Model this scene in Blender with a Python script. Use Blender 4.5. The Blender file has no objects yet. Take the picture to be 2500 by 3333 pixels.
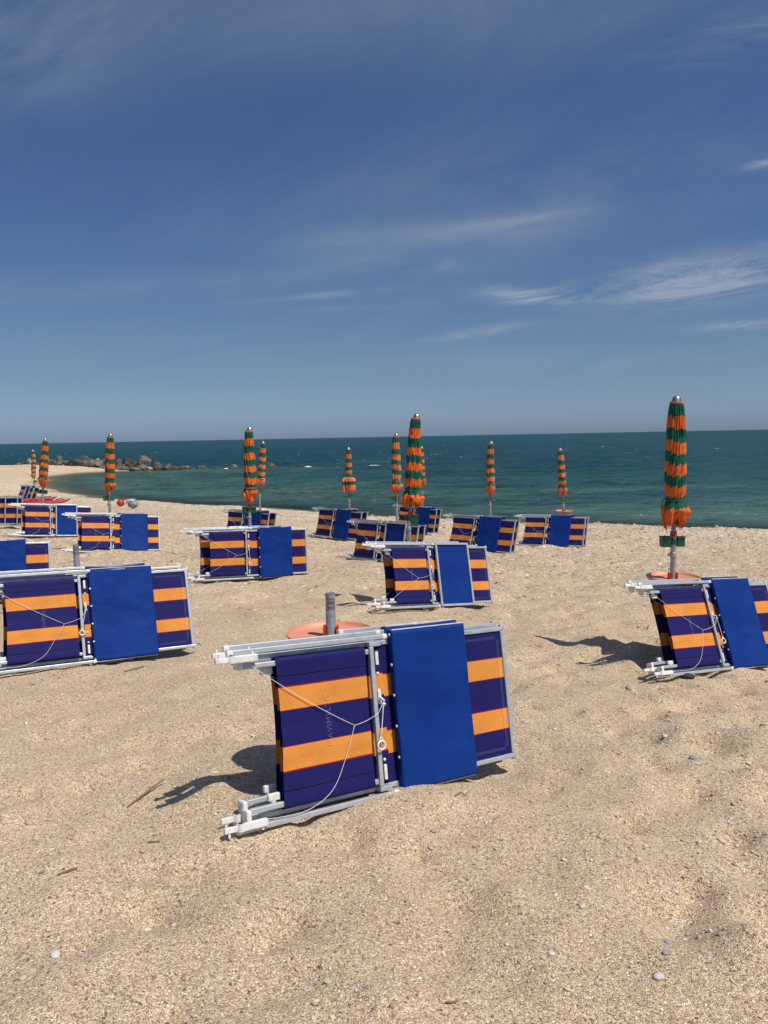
import bpy, bmesh, math, random
import numpy as np
from mathutils import Matrix, Vector
random.seed(7); rng = np.random.default_rng(7)
SC = bpy.context.scene
COL = SC.collection
R = math.radians

# ------------------------------------------------------------------ camera
F_PX, CX, CY = 2504.0, 1250.0, 1666.5
PITCH = math.atan((CY - 1421.6) / F_PX); ROLL = math.atan(0.01904); CAM_Z = 1.6
FW = np.array([0, math.cos(PITCH), -math.sin(PITCH)]); _r = np.array([1., 0, 0]); _u = np.cross(_r, FW)
RT = math.cos(ROLL) * _r - math.sin(ROLL) * _u; UP = math.sin(ROLL) * _r + math.cos(ROLL) * _u
cam = bpy.data.cameras.new('camera'); cam_o = bpy.data.objects.new('camera', cam); COL.objects.link(cam_o)
cam.sensor_fit = 'HORIZONTAL'; cam.sensor_width = 36; cam.lens = F_PX / 2500 * 36
cam.clip_start = 0.05; cam.clip_end = 60000
M = Matrix.Identity(4)
for i in range(3):
    M[i][0] = RT[i]; M[i][1] = UP[i]; M[i][2] = -FW[i]
M[2][3] = CAM_Z
cam_o.matrix_world = M
SC.camera = cam_o

def ray(px, py):                      # direction through a source pixel, scaled to y = 1
    d = FW + RT * ((px - CX) / F_PX) - UP * ((py - CY) / F_PX)
    return d / d[1]
def at(px, py, Y):                    # world point at depth Y seen at that pixel
    return ray(px, py) * Y + np.array([0, 0, CAM_Z])

# ------------------------------------------------------------------ light
SUN = np.array([0.47, -0.31, 1.0]); SUN /= np.linalg.norm(SUN)
SUN_EL = math.asin(SUN[2]); SUN_AZ = math.atan2(SUN[0], SUN[1])
sl = bpy.data.lights.new('sun', 'SUN'); sl.energy = 4.3; sl.angle = R(0.5); sl.color = (1, 0.95, 0.87)
so = bpy.data.objects.new('sun', sl); COL.objects.link(so)
so.rotation_euler = Vector((-SUN[0], -SUN[1], -SUN[2])).to_track_quat('-Z', 'Y').to_euler()
so.location = (5, -4, 12)
SC.view_settings.view_transform = 'Standard'; SC.view_settings.look = 'None'
SC.view_settings.exposure = 0.0; SC.view_settings.gamma = 1
try: SC.view_settings.use_curve_mapping = False
except Exception: pass

class NT:                             # tiny node-tree helper
    def __init__(s, tree): s.t = tree; s.n = tree.nodes; s.l = tree.links
    def node(s, typ, **kw):
        n = s.n.new(typ)
        for k, v in kw.items():
            if k == 'inp':
                for kk, vv in v.items():
                    if isinstance(vv, bpy.types.NodeSocket): s.l.new(vv, n.inputs[kk])
                    else: n.inputs[kk].default_value = vv
            else: setattr(n, k, v)
        return n
    def math(s, op, a, b=None, c=None, clamp=False):
        n = s.n.new('ShaderNodeMath'); n.operation = op; n.use_clamp = clamp
        for i, v in enumerate((a, b, c)):
            if v is None: continue
            if isinstance(v, bpy.types.NodeSocket): s.l.new(v, n.inputs[i])
            else: n.inputs[i].default_value = v
        return n.outputs[0]
    def mix(s, f, a, b, blend='MIX'):
        n = s.n.new('ShaderNodeMix'); n.data_type = 'RGBA'; n.blend_type = blend; n.clamp_factor = True
        for i, v in ((0, f), (6, a), (7, b)):
            if isinstance(v, bpy.types.NodeSocket): s.l.new(v, n.inputs[i])
            elif i == 0: n.inputs[0].default_value = v
            else: n.inputs[i].default_value = (*v, 1) if len(v) == 3 else v
        return n.outputs[2]
    def ramp(s, f, stops, const=False):
        n = s.n.new('ShaderNodeValToRGB'); cr = n.color_ramp
        cr.interpolation = 'CONSTANT' if const else 'LINEAR'
        while len(cr.elements) < len(stops): cr.elements.new(0.5)
        for e, (p, c) in zip(cr.elements, stops):
            e.position = p; e.color = (*c, 1)
        s.l.new(f, n.inputs[0]); return n.outputs[0]
    def maprange(s, v, a, b, c, d):
        n = s.n.new('ShaderNodeMapRange'); n.clamp = True
        s.l.new(v, n.inputs[0])
        for i, x in enumerate((a, b, c, d)): n.inputs[1 + i].default_value = x
        return n.outputs[0]

# ------------------------------------------------------------------ sky
w = bpy.data.worlds.new('World'); SC.world = w; w.use_nodes = True
N = NT(w.node_tree); N.n.clear()
sky = N.node('ShaderNodeTexSky', sky_type='NISHITA', sun_disc=False, sun_elevation=SUN_EL, sun_rotation=SUN_AZ,
             altitude=0, air_density=1.0, dust_density=0.6, ozone_density=2.0)
tc = N.node('ShaderNodeTexCoord')
sep = N.node('ShaderNodeSeparateXYZ', inp={0: tc.outputs['Generated']})
yy = N.math('MAXIMUM', sep.outputs[1], 0.08)
gx = N.math('DIVIDE', sep.outputs[0], yy); gz_ = N.math('DIVIDE', sep.outputs[2], yy)
# darker, bluer than the raw model, as the photograph's polarised-looking sky
SKYTINT = [(0.0, (0.43, 0.60, 1.06)), (0.05, (0.44, 0.57, 0.88)), (0.10, (0.42, 0.51, 0.69)), (0.20, (0.40, 0.50, 0.67)), (0.45, (0.38, 0.48, 0.69)), (0.65, (0.44, 0.55, 0.73)), (1.0, (0.9, 0.92, 1.0))]
el = N.maprange(sep.outputs[2], 0.0, 0.75, 0, 1)
tint = N.ramp(el, SKYTINT)
base = N.mix(1.0, sky.outputs[0], tint, 'MULTIPLY')
def streaks(ang, sx, sy, seed, rough=0.62, lo=0.42, hi=0.75):
    ca, sa = math.cos(ang), math.sin(ang)
    a = N.math('ADD', N.math('MULTIPLY', gx, ca), N.math('MULTIPLY', gz_, sa))
    b = N.math('SUBTRACT', N.math('MULTIPLY', gz_, ca), N.math('MULTIPLY', gx, sa))
    cv = N.node('ShaderNodeCombineXYZ', inp={0: N.math('MULTIPLY', a, sx), 1: N.math('MULTIPLY', b, sy), 2: seed})
    n = N.node('ShaderNodeTexNoise', inp={'Vector': cv.outputs[0], 'Scale': 1.0, 'Detail': 9.0, 'Roughness': rough, 'Distortion': 0.7})
    return N.maprange(n.outputs['Fac'], lo, hi, 0, 1)
def blob(px, py, wx, wy, ang):        # a soft patch of sky (photo pixels -> direction)
    d = ray(px, py)
    dx = N.math('SUBTRACT', gx, float(d[0])); dz = N.math('SUBTRACT', gz_, float(d[2]))
    ca, sa = math.cos(ang), math.sin(ang)
    a = N.math('DIVIDE', N.math('ADD', N.math('MULTIPLY', dx, ca), N.math('MULTIPLY', dz, sa)), wx / F_PX)
    b = N.math('DIVIDE', N.math('SUBTRACT', N.math('MULTIPLY', dz, ca), N.math('MULTIPLY', dx, sa)), wy / F_PX)
    d2 = N.math('ADD', N.math('MULTIPLY', a, a), N.math('MULTIPLY', b, b))
    return N.math('EXPONENT', N.math('MULTIPLY', d2, -1.0))
s1 = streaks(0.10, 6, 34, 1.3, 0.70, 0.38, 0.72)
s2 = streaks(0.16, 3, 18, 5.1, 0.6, 0.30, 0.75)
s3 = streaks(0.35, 2.2, 6, 9.4, 0.62, 0.30, 0.8)
tot = None
for px, py, wx, wy, an, amp, sN in [
    (2330, 900, 330, 66, 0.12, 1.6, s1), (1720, 966, 130, 24, -0.08, 1.8, s1), (2050, 950, 300, 36, 0.0, 0.5, s1), (2480, 535, 60, 13, 0.2, 0.9, s1),
    (1400, 765, 420, 40, 0.03, 0.42, s2), (1700, 715, 200, 20, 0.12, 0.5, s2), (2420, 1060, 170, 16, 0.03, 1.0, s1),
    (1540, 1083, 150, 15, 0.14, 0.85, s1), (1060, 960, 190, 11, 0.07, 0.8, s1), (1150, 1002, 200, 8, 0.02, 0.36, s1),
    (1150, 830, 220, 45, -0.1, 0.25, s2), (1455, 862, 40, 16, 0.3, 0.4, s1), (2400, 110, 280, 60, 0.25, 0.35, s1),
    (100, 120, 420, 240, 0.5, 0.36, s3), (1100, 20, 1600, 190, 0.05, 0.42, s3), (400, 930, 900, 45, 0.04, 0.28, s2), (2000, 620, 800, 160, 0.3, 0.24, s3), (1300, 640, 1100, 230, 0.1, 0.20, s3), (900, 1130, 1500, 130, 0.03, 0.16, s2), (1900, 1180, 700, 40, 0.0, 0.22, s2)]:
    v = N.math('MULTIPLY', N.math('MULTIPLY', blob(px, py, wx, wy, an), sN), amp)
    tot = v if tot is None else N.math('ADD', tot, v)
tot = N.math('MINIMUM', tot, 0.8)
skyc = N.mix(tot, base, (3.3, 3.9, 4.8))
bg = N.node('ShaderNodeBackground', inp={'Color': skyc, 'Strength': 0.10})
wo = N.node('ShaderNodeOutputWorld'); N.l.new(bg.outputs[0], wo.inputs[0])

# ------------------------------------------------------------------ scene helpers
def mat(name, col, rough=0.5, metal=0.0, spec=0.5, build=None):
    m = bpy.data.materials.new(name); m.use_nodes = True
    n = NT(m.node_tree); b = m.node_tree.nodes['Principled BSDF']
    b.inputs['Base Color'].default_value = (*col, 1); b.inputs['Roughness'].default_value = rough
    b.inputs['Metallic'].default_value = metal; b.inputs['Specular IOR Level'].default_value = spec
    if build: build(n, b)
    return m
def tag(o, label, cat, group=None, kind=None):
    if label: o['label'] = label
    if cat: o['category'] = cat
    if group: o['group'] = group
    if kind: o['kind'] = kind
    return o
def link(name, me, mt, parent=None, smooth=False):
    o = bpy.data.objects.new(name, me); COL.objects.link(o)
    if mt and not me.materials: me.materials.append(mt)
    if parent is not None: o.parent = parent
    if smooth: me.polygons.foreach_set('use_smooth', [True] * len(me.polygons))
    return o
def empty(name, mw):
    o = bpy.data.objects.new(name, None); COL.objects.link(o); o.empty_display_size = 0.1
    o.matrix_world = mw; return o
def mesh_np(name, V, Fq):
    me = bpy.data.meshes.new(name); V = np.asarray(V, dtype=np.float32); Fq = np.asarray(Fq, dtype=np.int32)
    me.vertices.add(len(V)); me.vertices.foreach_set('co', V.ravel())
    k = Fq.shape[1]; me.loops.add(Fq.size); me.loops.foreach_set('vertex_index', Fq.ravel())
    me.polygons.add(len(Fq)); me.polygons.foreach_set('loop_start', np.arange(len(Fq), dtype=np.int32) * k)
    me.polygons.foreach_set('loop_total', np.full(len(Fq), k, dtype=np.int32))
    me.update(calc_edges=True); me.validate(); return me
def grid_faces(nr, nc, wrap=False):
    i, j = np.meshgrid(np.arange(nr - 1), np.arange(nc if wrap else nc - 1), indexing='ij')
    a = i * nc + j; b = i * nc + (j + 1) % nc
    return np.stack([a, b, b + nc, a + nc], -1).reshape(-1, 4)
class MB:                              # collects shapes into ONE mesh
    def __init__(s): s.bm = bmesh.new()
    def box(s, x0, x1, y0, y1, z0, z1, bev=0.0, seg=2):
        c = Vector(((x0 + x1) / 2, (y0 + y1) / 2, (z0 + z1) / 2))
        m = Matrix.Translation(c) @ Matrix.Diagonal((abs(x1 - x0), abs(y1 - y0), abs(z1 - z0), 1))
        g = bmesh.ops.create_cube(s.bm, size=1, matrix=m)
        if bev > 0:
            es = set(e for v in g['verts'] for e in v.link_edges)
            bmesh.ops.bevel(s.bm, geom=list(es), offset=bev, segments=seg, affect='EDGES', profile=0.5)
        return s
    def uvw(s, u0, u1, v0, v1, w0, w1, bev=0.0, seg=2):   # lounger space: along, up, out to the front
        return s.box(u0, u1, -w1, -w0, v0, v1, bev, seg)
    def cyl(s, p0, p1, r0, r1=None, n=16, caps=True):
        p0, p1 = Vector(p0), Vector(p1); d = p1 - p0
        q = d.to_track_quat('Z', 'Y').to_matrix().to_4x4()
        bmesh.ops.create_cone(s.bm, cap_ends=caps, segments=n, radius1=r0, radius2=r0 if r1 is None else r1,
                              depth=d.length, matrix=Matrix.Translation((p0 + p1) / 2) @ q)
        return s
    def lathe(s, prof, n=24, c=(0, 0)):
        rings = [[s.bm.verts.new((c[0] + r * math.cos(2 * math.pi * k / n), c[1] + r * math.sin(2 * math.pi * k / n), z)) for k in range(n)] for r, z in prof]
        for a, b in zip(rings, rings[1:]):
            for k in range(n):
                s.bm.faces.new((a[k], a[(k + 1) % n], b[(k + 1) % n], b[k]))
        return s
    def tube(s, pts, r, n=8):
        pts = [Vector(p) for p in pts]; rings = []
        for i, p in enumerate(pts):
            d = (pts[min(i + 1, len(pts) - 1)] - pts[max(i - 1, 0)]).normalized()
            a = d.cross(Vector((0.13, 0.31, 0.94))).normalized(); b = d.cross(a)
            rr = r[i] if isinstance(r, (list, tuple)) else r
            rings.append([s.bm.verts.new(p + a * rr * math.cos(2 * math.pi * k / n) + b * rr * math.sin(2 * math.pi * k / n)) for k in range(n)])
        for a, b in zip(rings, rings[1:]):
            for k in range(n): s.bm.faces.new((a[k], a[(k + 1) % n], b[(k + 1) % n], b[k]))
        s.bm.faces.new(rings[0][::-1]); s.bm.faces.new(rings[-1]); return s
    def torus(s, c, Rr, r, ax='y', n=24, m=8):
        rings = []
        for i in range(n):
            a = 2 * math.pi * i / n
            d = Vector((math.cos(a), 0, math.sin(a))) if ax == 'y' else Vector((math.cos(a), math.sin(a), 0))
            o = Vector((0, 1, 0)) if ax == 'y' else Vector((0, 0, 1))
            rings.append([s.bm.verts.new(Vector(c) + d * (Rr + r * math.cos(2 * math.pi * k / m)) + o * r * math.sin(2 * math.pi * k / m)) for k in range(m)])
        for i in range(n):
            for k in range(m): s.bm.faces.new((rings[i][k], rings[i][(k + 1) % m], rings[(i + 1) % n][(k + 1) % m], rings[(i + 1) % n][k]))
        return s
    def dome(s, c, r, h, d=(0, -1, 0), n=10):
        m = Matrix.Translation(c) @ Vector(d).to_track_quat('Z', 'Y').to_matrix().to_4x4() @ Matrix.Diagonal((r, r, h, 1))
        g = bmesh.ops.create_uvsphere(s.bm, u_segments=n, v_segments=8, radius=1, matrix=m); return s
    def mesh(s, name, smooth=False):
        bmesh.ops.recalc_face_normals(s.bm, faces=s.bm.faces)
        me = bpy.data.meshes.new(name); s.bm.to_mesh(me); s.bm.free()
        if smooth: me.polygons.foreach_set('use_smooth', [True] * len(me.polygons))
        return me
def autosmooth(me, ang=35):
    try: me.polygons.foreach_set('use_smooth', [True] * len(me.polygons)); me.set_sharp_from_angle(angle=R(ang))
    except Exception: pass
    return me

# numpy value noise
_perm = rng.permutation(512)
def vnoise(x, y, seed=0):
    xi = np.floor(x).astype(int); yi = np.floor(y).astype(int); fx = x - xi; fy = y - yi
    fx = fx * fx * fx * (fx * (fx * 6 - 15) + 10); fy = fy * fy * fy * (fy * (fy * 6 - 15) + 10)
    def h(a, b): return _perm[(_perm[(a + seed * 17) & 511] + b) & 511] / 511.0
    return ((h(xi, yi) * (1 - fx) + h(xi + 1, yi) * fx) * (1 - fy) + (h(xi, yi + 1) * (1 - fx) + h(xi + 1, yi + 1) * fx) * fy) * 2 - 1

# ------------------------------------------------------------------ lounger placements (fitted to the place)
# x, y, z of the frame's lower left corner, yaw, lean, tilt (deg), crossbar, panel from/to, length, panel style
LG = {
 1: ((-0.44, 3.00, 0.08), 34.0, 12.4, -4.0, (0.455, 0.578, 1.011, 1.297), 'pad'),
 2: ((-2.74, 5.43, -0.02), 30.4, 19.8, -2.2, (0.507, 0.588, 1.072, 1.368), 'pad2'),
 3: ((2.15, 5.59, -0.19), 26.5, 23.1, -4.3, (0.466, 0.583, 1.01, 1.279), 'pad'),
 4: ((0.10, 8.04, -0.20), 30.2, 17.1, -5.1, (0.452, 0.568, 1.022, 1.306), 'frame'),
 5: ((-2.40, 10.41, -0.29), 25.8, 8.4, -2.4, (0.501, 0.693, 1.182, 1.42), 'pad2'),
 6: ((-5.33, 13.40, -0.30), 21.5, 22.5, -3.6, (0.477, 0.652, 1.124, 1.333), 'pad2'),
 7: ((-7.72, 16.41, -0.36), 31.2, 14.3, -4.8, (0.492, 0.612, 1.062, 1.374), 'frame'),
 8: ((-13.67, 28.6, -0.57), -50.0, 22.0, -1.4, (0.53, 0.631, 1.059, 1.400), 'frame'),
 11: ((-3.82, 18.48, -0.76), -40.9, 12.5, 0.6, (0.533, 0.631, 1.20, 1.45), 'pad2'),
 12: ((-1.66, 18.72, -0.77), -44.4, 14.5, -0.1, (0.513, 0.617, 1.117, 1.459), 'pad2'),
 13: ((-0.54, 13.87, -0.58), -41.7, 13.3, 0.6, (0.478, 0.665, 1.143, 1.395), 'frame'),
 14: ((0.38, 21.35, -0.98), -41.7, 12.9, -1.6, (0.495, 0.631, 1.058, 1.264), 'pad2'),
 15: ((1.33, 15.62, -0.68), -40.9, 18.7, -0.2, (0.504, 0.621, 1.13, 1.444), 'pad2'),
 16: ((3.09, 17.00, -0.85), -30.8, 23.3, 1.2, (0.463, 0.576, 1.037, 1.347), 'pad2'),
}
def basis(yaw, lean, tilt):
    yaw, lean, tilt = R(yaw), R(lean), R(tilt)
    u = np.array([math.cos(yaw) * math.cos(tilt), math.sin(yaw) * math.cos(tilt), math.sin(tilt)])
    b = np.array([-math.sin(yaw), math.cos(yaw), 0])
    v0 = np.cross(u, b); v0 /= np.linalg.norm(v0)
    v = v0 * math.cos(lean) + b * math.sin(lean)
    n = np.cross(u, v)
    return u, v, n, b
def mw_from(o, X, Y, Z):
    m = Matrix.Identity(4)
    for i in range(3): m[i][0], m[i][1], m[i][2], m[i][3] = X[i], Y[i], Z[i], o[i]
    return m
W = 0.65
# hidden-end station on the far left (only its right end is in the picture) and the one seen from behind
_tr = at(162, 1763.5, 9.3); _u10, _v10, _n10, _b10 = basis(30, 15, -3)
LG[10] = (tuple(_tr - _v10 * W - _u10 * 1.33), 30, 15, -3, (0.48, 0.60, 1.06, 1.33), 'pad2')
_u9 = basis(-2, 8, -1)[0]
LG[9] = (tuple(at(72, 1706, 18.6) - _u9 * 1.34), -2, 8, -1, (0.94, 1.03, 1.30, 1.34), 'frame')

# ------------------------------------------------------------------ ground
ctrl = [(-1.5, 1.3, .07), (1.5, 1.3, .05), (0, 0.3, .10), (0, 2, .055), (1.5, 2.6, 0.0), (-1.6, 2.8, .07), (4, 0, 0.02), (-4, 0, 0.15), (2.6, 3.6, -.06), (-6, -4, .4), (6, -4, .2), (0, -4, .3)]
for k, (o, yaw, lean, tilt, t, st) in LG.items():
    if k == 9: continue
    u, v, n, b = basis(yaw, lean, tilt); o = np.array(o)
    for s in (0.0, t[3]): ctrl.append(tuple(o + u * s - np.array([0, 0, .045])))
    ctrl.append(tuple(o + u * t[3] * .5 + b * .4 - np.array([0, 0, .03])))
SHORE = [(24, 17.0), (17, 19.0), (10.8, 21.48), (8.95, 21.92), (6.96, 23.12), (4.32, 24.5), (1.94, 26.04), (-0.61, 27.93), (-2.98, 29.75), (-6.72, 32.72), (-8.94, 34.35),
         (-12.26, 37.0), (-15.16, 39.7), (-19.71, 45.66), (-22.86, 51.15), (-25.4, 56.48), (-26.7, 60.88), (-28.4, 67.0), (-28.11, 72.6), (-26.2, 74.2), (-22, 75.6)]
ctrl += [(x, y, -1.25) for x, y in SHORE]
for (x, y), (x2, y2) in zip(SHORE[:-1], SHORE[1:]):
    dx, dy = x2 - x, y2 - y; L_ = math.hypot(dx, dy); nx, ny = dy / L_, -dx / L_
    mx, my = (x + x2) / 2, (y + y2) / 2; s = 3.0 if my < 60 else 2.0
    ctrl.append((mx + nx * s, my + ny * s, -1.55))        # sea side
    if my < 60: ctrl.append((mx - nx * 1.6, my - ny * 1.6, -1.25 + .22))
ctrl += [(14, 34, -2.6), (2, 42, -2.9), (-8, 46, -2.2), (-14, 54, -2.0), (-18, 64, -1.9), (10, 70, -5), (-6, 74, -3.6), (30, 40, -4), (0, 110, -6), (50, 90, -7), (-19, 80, -2.2),
         (-30, 84, -2.0), (-45, 86, -2.0), (-70, 86, -2.0), (-32, 76.5, -.64), (-40, 77, -.56), (-50, 78, -.55), (-70, 78, -.5), (-36, 66, -.85), (-31, 58, -.95),
         (-40, 55, -.7), (-60, 60, -.5), (-26, 42, -.75), (-20, 36, -.80), (-30, 30, -.4), (-10, 27, -.66), (-60, 30, 0), (-15, 14, -.1), (-10, 6, .1), (12, 12, -.62), (20, 8, -.55), (10, 4, -.3)]
C = np.array(ctrl, float)
def _phi(r2): return 0.5 * r2 * np.log(r2 + 1e-9)
_n = len(C); _S = 20.0; XY = C[:, :2] / _S
K = _phi(((XY[:, None] - XY[None]) ** 2).sum(-1)) + np.eye(_n) * 2e-4
Pm = np.hstack([np.ones((_n, 1)), XY]); A = np.block([[K, Pm], [Pm.T, np.zeros((3, 3))]])
COEF = np.linalg.solve(A, np.concatenate([C[:, 2], np.zeros(3)]))
def ground_base(x, y):
    x = np.asarray(x, float); y = np.asarray(y, float); sh = x.shape; q = np.stack([x.ravel(), y.ravel()], -1) / _S
    out = np.empty(len(q))
    for i in range(0, len(q), 20000):
        s = q[i:i + 20000]
        out[i:i + 20000] = _phi(((s[:, None] - XY[None]) ** 2).sum(-1)) @ COEF[:_n] + COEF[_n] + s @ COEF[_n + 1:]
    return out.reshape(sh)
def ground_detail(x, y):
    far = np.clip(y / 6.0, 0.6, 3.0)
    amp = 0.55 + 0.45 * np.clip((x + 1.2) / 2.5, 0, 1)      # rougher, trodden sand to the right
    d = 0.030 * vnoise(x / .62 + 3, y / .62, 1) + amp * (0.020 * vnoise(x / .27, y / .30, 2) + 0.006 * vnoise(x / .13, y / .13, 3)) + 0.002 * vnoise(x / .06, y / .06, 4)
    # trodden sand: soft dimples on a jittered lattice
    for cs, sg, am in ((.25, .070, .115), (.46, .13, .15)):
        for oi in (-1, 0, 1):
            for oj in (-1, 0, 1):
                ci = np.floor(x / cs).astype(int) + oi; cj = np.floor(y / cs).astype(int) + oj
                h1 = _perm[(_perm[ci & 511] + cj) & 511] / 511.; h2 = _perm[(_perm[(ci + 91) & 511] + cj) & 511] / 511.; h3 = _perm[(_perm[(ci + 191) & 511] + cj) & 511] / 511.
                ax = (x - (ci + h1) * cs); ay = (y - (cj + h2) * cs)
                q = (ax ** 2 + ay ** 2) / (sg * (.7 + .6 * h2)) ** 2
                d += amp * (h3 - .42) * -am * np.exp(-q)
    d += 0.06 * vnoise(x / 2.9, y / 2.9, 5) * np.clip((y - 5) / 8, 0, 1)
    return d
def gz(x, y): return ground_base(x, y) + ground_detail(np.asarray(x, float), np.asarray(y, float))
def g1(x, y): return float(gz(np.array([x]), np.array([y]))[0])

nr, nc = 760, 460
rad = 0.75 * (150 / 0.75) ** (np.arange(nr) / (nr - 1)); ang = np.linspace(-1.08, 1.08, nc)
GX = rad[:, None] * np.sin(ang)[None]; GY = rad[:, None] * np.cos(ang)[None] - 0.2
GZ = gz(GX, GY)
V = np.stack([GX, GY, GZ], -1).reshape(-1, 3)
gm = mesh_np('beach', V, grid_faces(nr, nc)[:, ::-1])

def sand_nodes(n, b):
    tcn = n.node('ShaderNodeTexCoord'); P = tcn.outputs['Object']
    geo = n.node('ShaderNodeSeparateXYZ', inp={0: P})
    def vor(sc, feat='F1', rnd=1.0):
        return n.node('ShaderNodeTexVoronoi', feature=feat, inp={'Vector': P, 'Scale': sc, 'Randomness': rnd})
    def noise(sc, det=3.0):
        return n.node('ShaderNodeTexNoise', inp={'Vector': P, 'Scale': sc, 'Detail': det, 'Roughness': .6}).outputs['Fac']
    v1, v2, v3 = vor(310), vor(125), vor(30)
    def grains(v, stops):
        sp = n.node('ShaderNodeSeparateColor', inp={0: v.outputs['Color']})
        return n.ramp(sp.outputs[0], stops)
    c1 = grains(v1, [(0, (.09, .065, .045)), (.16, (.27, .195, .125)), (.45, (.44, .335, .22)), (.75, (.58, .46, .32)), (.93, (.72, .62, .47)), (1, (.8, .73, .62))])
    c2 = grains(v2, [(0, (.12, .095, .08)), (.12, (.32, .235, .15)), (.5, (.46, .355, .235)), (.85, (.60, .48, .34)), (1, (.74, .65, .52))])
    c3 = grains(v3, [(0, (.20, .16, .125)), (.2, (.37, .285, .20)), (.55, (.50, .395, .27)), (.85, (.60, .49, .35)), (1, (.74, .66, .55))])
    sep2 = n.node('ShaderNodeSeparateColor', inp={0: v2.outputs['Color']}); pick2 = n.math('GREATER_THAN', sep2.outputs[1], .70)
    sep3 = n.node('ShaderNodeSeparateColor', inp={0: v3.outputs['Color']})
    dist = n.maprange(geo.outputs[1], 7, 15, 0, 1)
    pick3 = n.math('GREATER_THAN', n.math('ADD', sep3.outputs[1], n.math('MULTIPLY', dist, .65)), 1.02)
    col = n.mix(pick2, c1, c2); col = n.mix(pick3, col, c3)
    # broad tone: damp-warm and pale-dry patches, shingle nearer the water
    big = n.maprange(noise(.9, 4), .3, .7, 1.14, 1.44); col = n.mix(1.0, col, n.node('ShaderNodeCombineColor', inp={0: big, 1: big, 2: big}).outputs[0], 'MULTIPLY')
    at_ = n.node('ShaderNodeAttribute', attribute_name='shingle')
    col = n.mix(n.math('MULTIPLY', at_.outputs['Fac'], 1.0), col, n.mix(1.0, c3, (1.55, 1.62, 1.80), 'MULTIPLY'))
    wet = n.node('ShaderNodeAttribute', attribute_name='wet')
    col = n.mix(n.math('MULTIPLY', wet.outputs['Fac'], .6), col, (.20, .14, .085))
    col = n.mix(1.0, col, (1.075, 1.035, .985), 'MULTIPLY')
    n.l.new(col, b.inputs['Base Color'])
    h = n.math('ADD', n.math('MULTIPLY', v1.outputs['Distance'], -.016), n.math('MULTIPLY', n.math('MULTIPLY', v2.outputs['Distance'], pick2), -.035))
    h = n.math('ADD', h, n.math('MULTIPLY', n.math('MULTIPLY', v3.outputs['Distance'], pick3), -.075))
    h = n.math('ADD', h, n.math('MULTIPLY', noise(26, 5), .020))
    bp = n.node('ShaderNodeBump', inp={'Height': h, 'Strength': 0.9, 'Distance': 0.30})
    n.l.new(bp.outputs[0], b.inputs['Normal'])
    b.inputs['Specular IOR Level'].default_value = .25
m_sand = mat('sand', (.5, .38, .25), .9, build=sand_nodes)
beach = tag(link('beach', gm, m_sand, smooth=True), None, None, kind='structure')
# distance to the water line (for shingle / wet edge)
SH = np.array(SHORE)
def shore_dist(x, y):
    best = np.full(x.shape, 1e9)
    for a, b in zip(SH[:-1], SH[1:]):
        d = b - a; t = np.clip(((x - a[0]) * d[0] + (y - a[1]) * d[1]) / (d @ d), 0, 1)
        best = np.minimum(best, np.hypot(x - a[0] - t * d[0], y - a[1] - t * d[1]))
    return best
fx, fy = V[:, 0], V[:, 1]; sd = shore_dist(fx, fy); hgt = V[:, 2] + 1.25
at1 = gm.attributes.new('shingle', 'FLOAT', 'POINT'); at1.data.foreach_set('value', (np.clip(1 - sd / 7.5, 0, 1) * np.clip((62 - fy) / 15, 0, 1) * (.7 + .5 * vnoise(fx / 1.5, fy / 1.5, 8))).clip(0, 1).astype(np.float32))
at2 = gm.attributes.new('wet', 'FLOAT', 'POINT'); at2.data.foreach_set('value', np.clip((.10 - hgt) / .07, 0, 1).astype(np.float32))

# ------------------------------------------------------------------ sea
WZ = -1.25
nr1, nc1 = 620, 560
r1 = 16 * (260 / 16) ** (np.arange(nr1) / (nr1 - 1)); r2 = 260 * (26000 / 260) ** (np.arange(1, 61) / 60.0)
rr = np.concatenate([r1, r2]); an = np.linspace(-1.15, 1.15, nc1)
SX = rr[:, None] * np.sin(an)[None]; SY = rr[:, None] * np.cos(an)[None]
depth = np.clip(WZ - ground_base(np.clip(SX, -80, 80), np.clip(SY, 5, 120)), -1, 6)
Z = np.zeros_like(SX)
for i in range(34):
    lam = 0.8 * (8 / 0.8) ** rng.random(); th = rng.normal(0, .33) + .12
    kx, ky = 2 * math.pi / lam * math.sin(th), 2 * math.pi / lam * math.cos(th)
    ph = kx * SX + ky * SY + rng.random() * 6.28 + .8 * vnoise(SX / (lam * 3), SY / (lam * 3), i)
    s = np.sin(ph); Z += lam ** .75 * .0075 * (s + .25 * np.cos(2 * ph)) * np.clip(1.6 - rr[:, None] / (lam * 90), 0, 1) * (0.55 + .45 * vnoise(SX / (lam * 4) + i, SY / (lam * 2.5), i + 5))
Z *= np.clip(depth / .5, .12, 1)
V2 = np.stack([SX, SY, WZ + Z], -1).reshape(-1, 3)
sm = mesh_np('sea', V2, grid_faces(len(rr), nc1)[:, ::-1])
_sd = np.zeros_like(SX); _m = (rr < 400)
_sd[:] = 60; _sd[_m] = shore_dist(SX[_m], SY[_m])
tone = np.clip(_sd * .105 + np.clip((SY - 77) / 5, 0, 6) * (SX < -5), 0, 6) * np.clip(depth / .05, 0, 1)
a3b = sm.attributes.new('tone', 'FLOAT', 'POINT'); a3b.data.foreach_set('value', tone.ravel().astype(np.float32))
a3 = sm.attributes.new('depth', 'FLOAT', 'POINT'); a3.data.foreach_set('value', depth.ravel().astype(np.float32))
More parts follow.
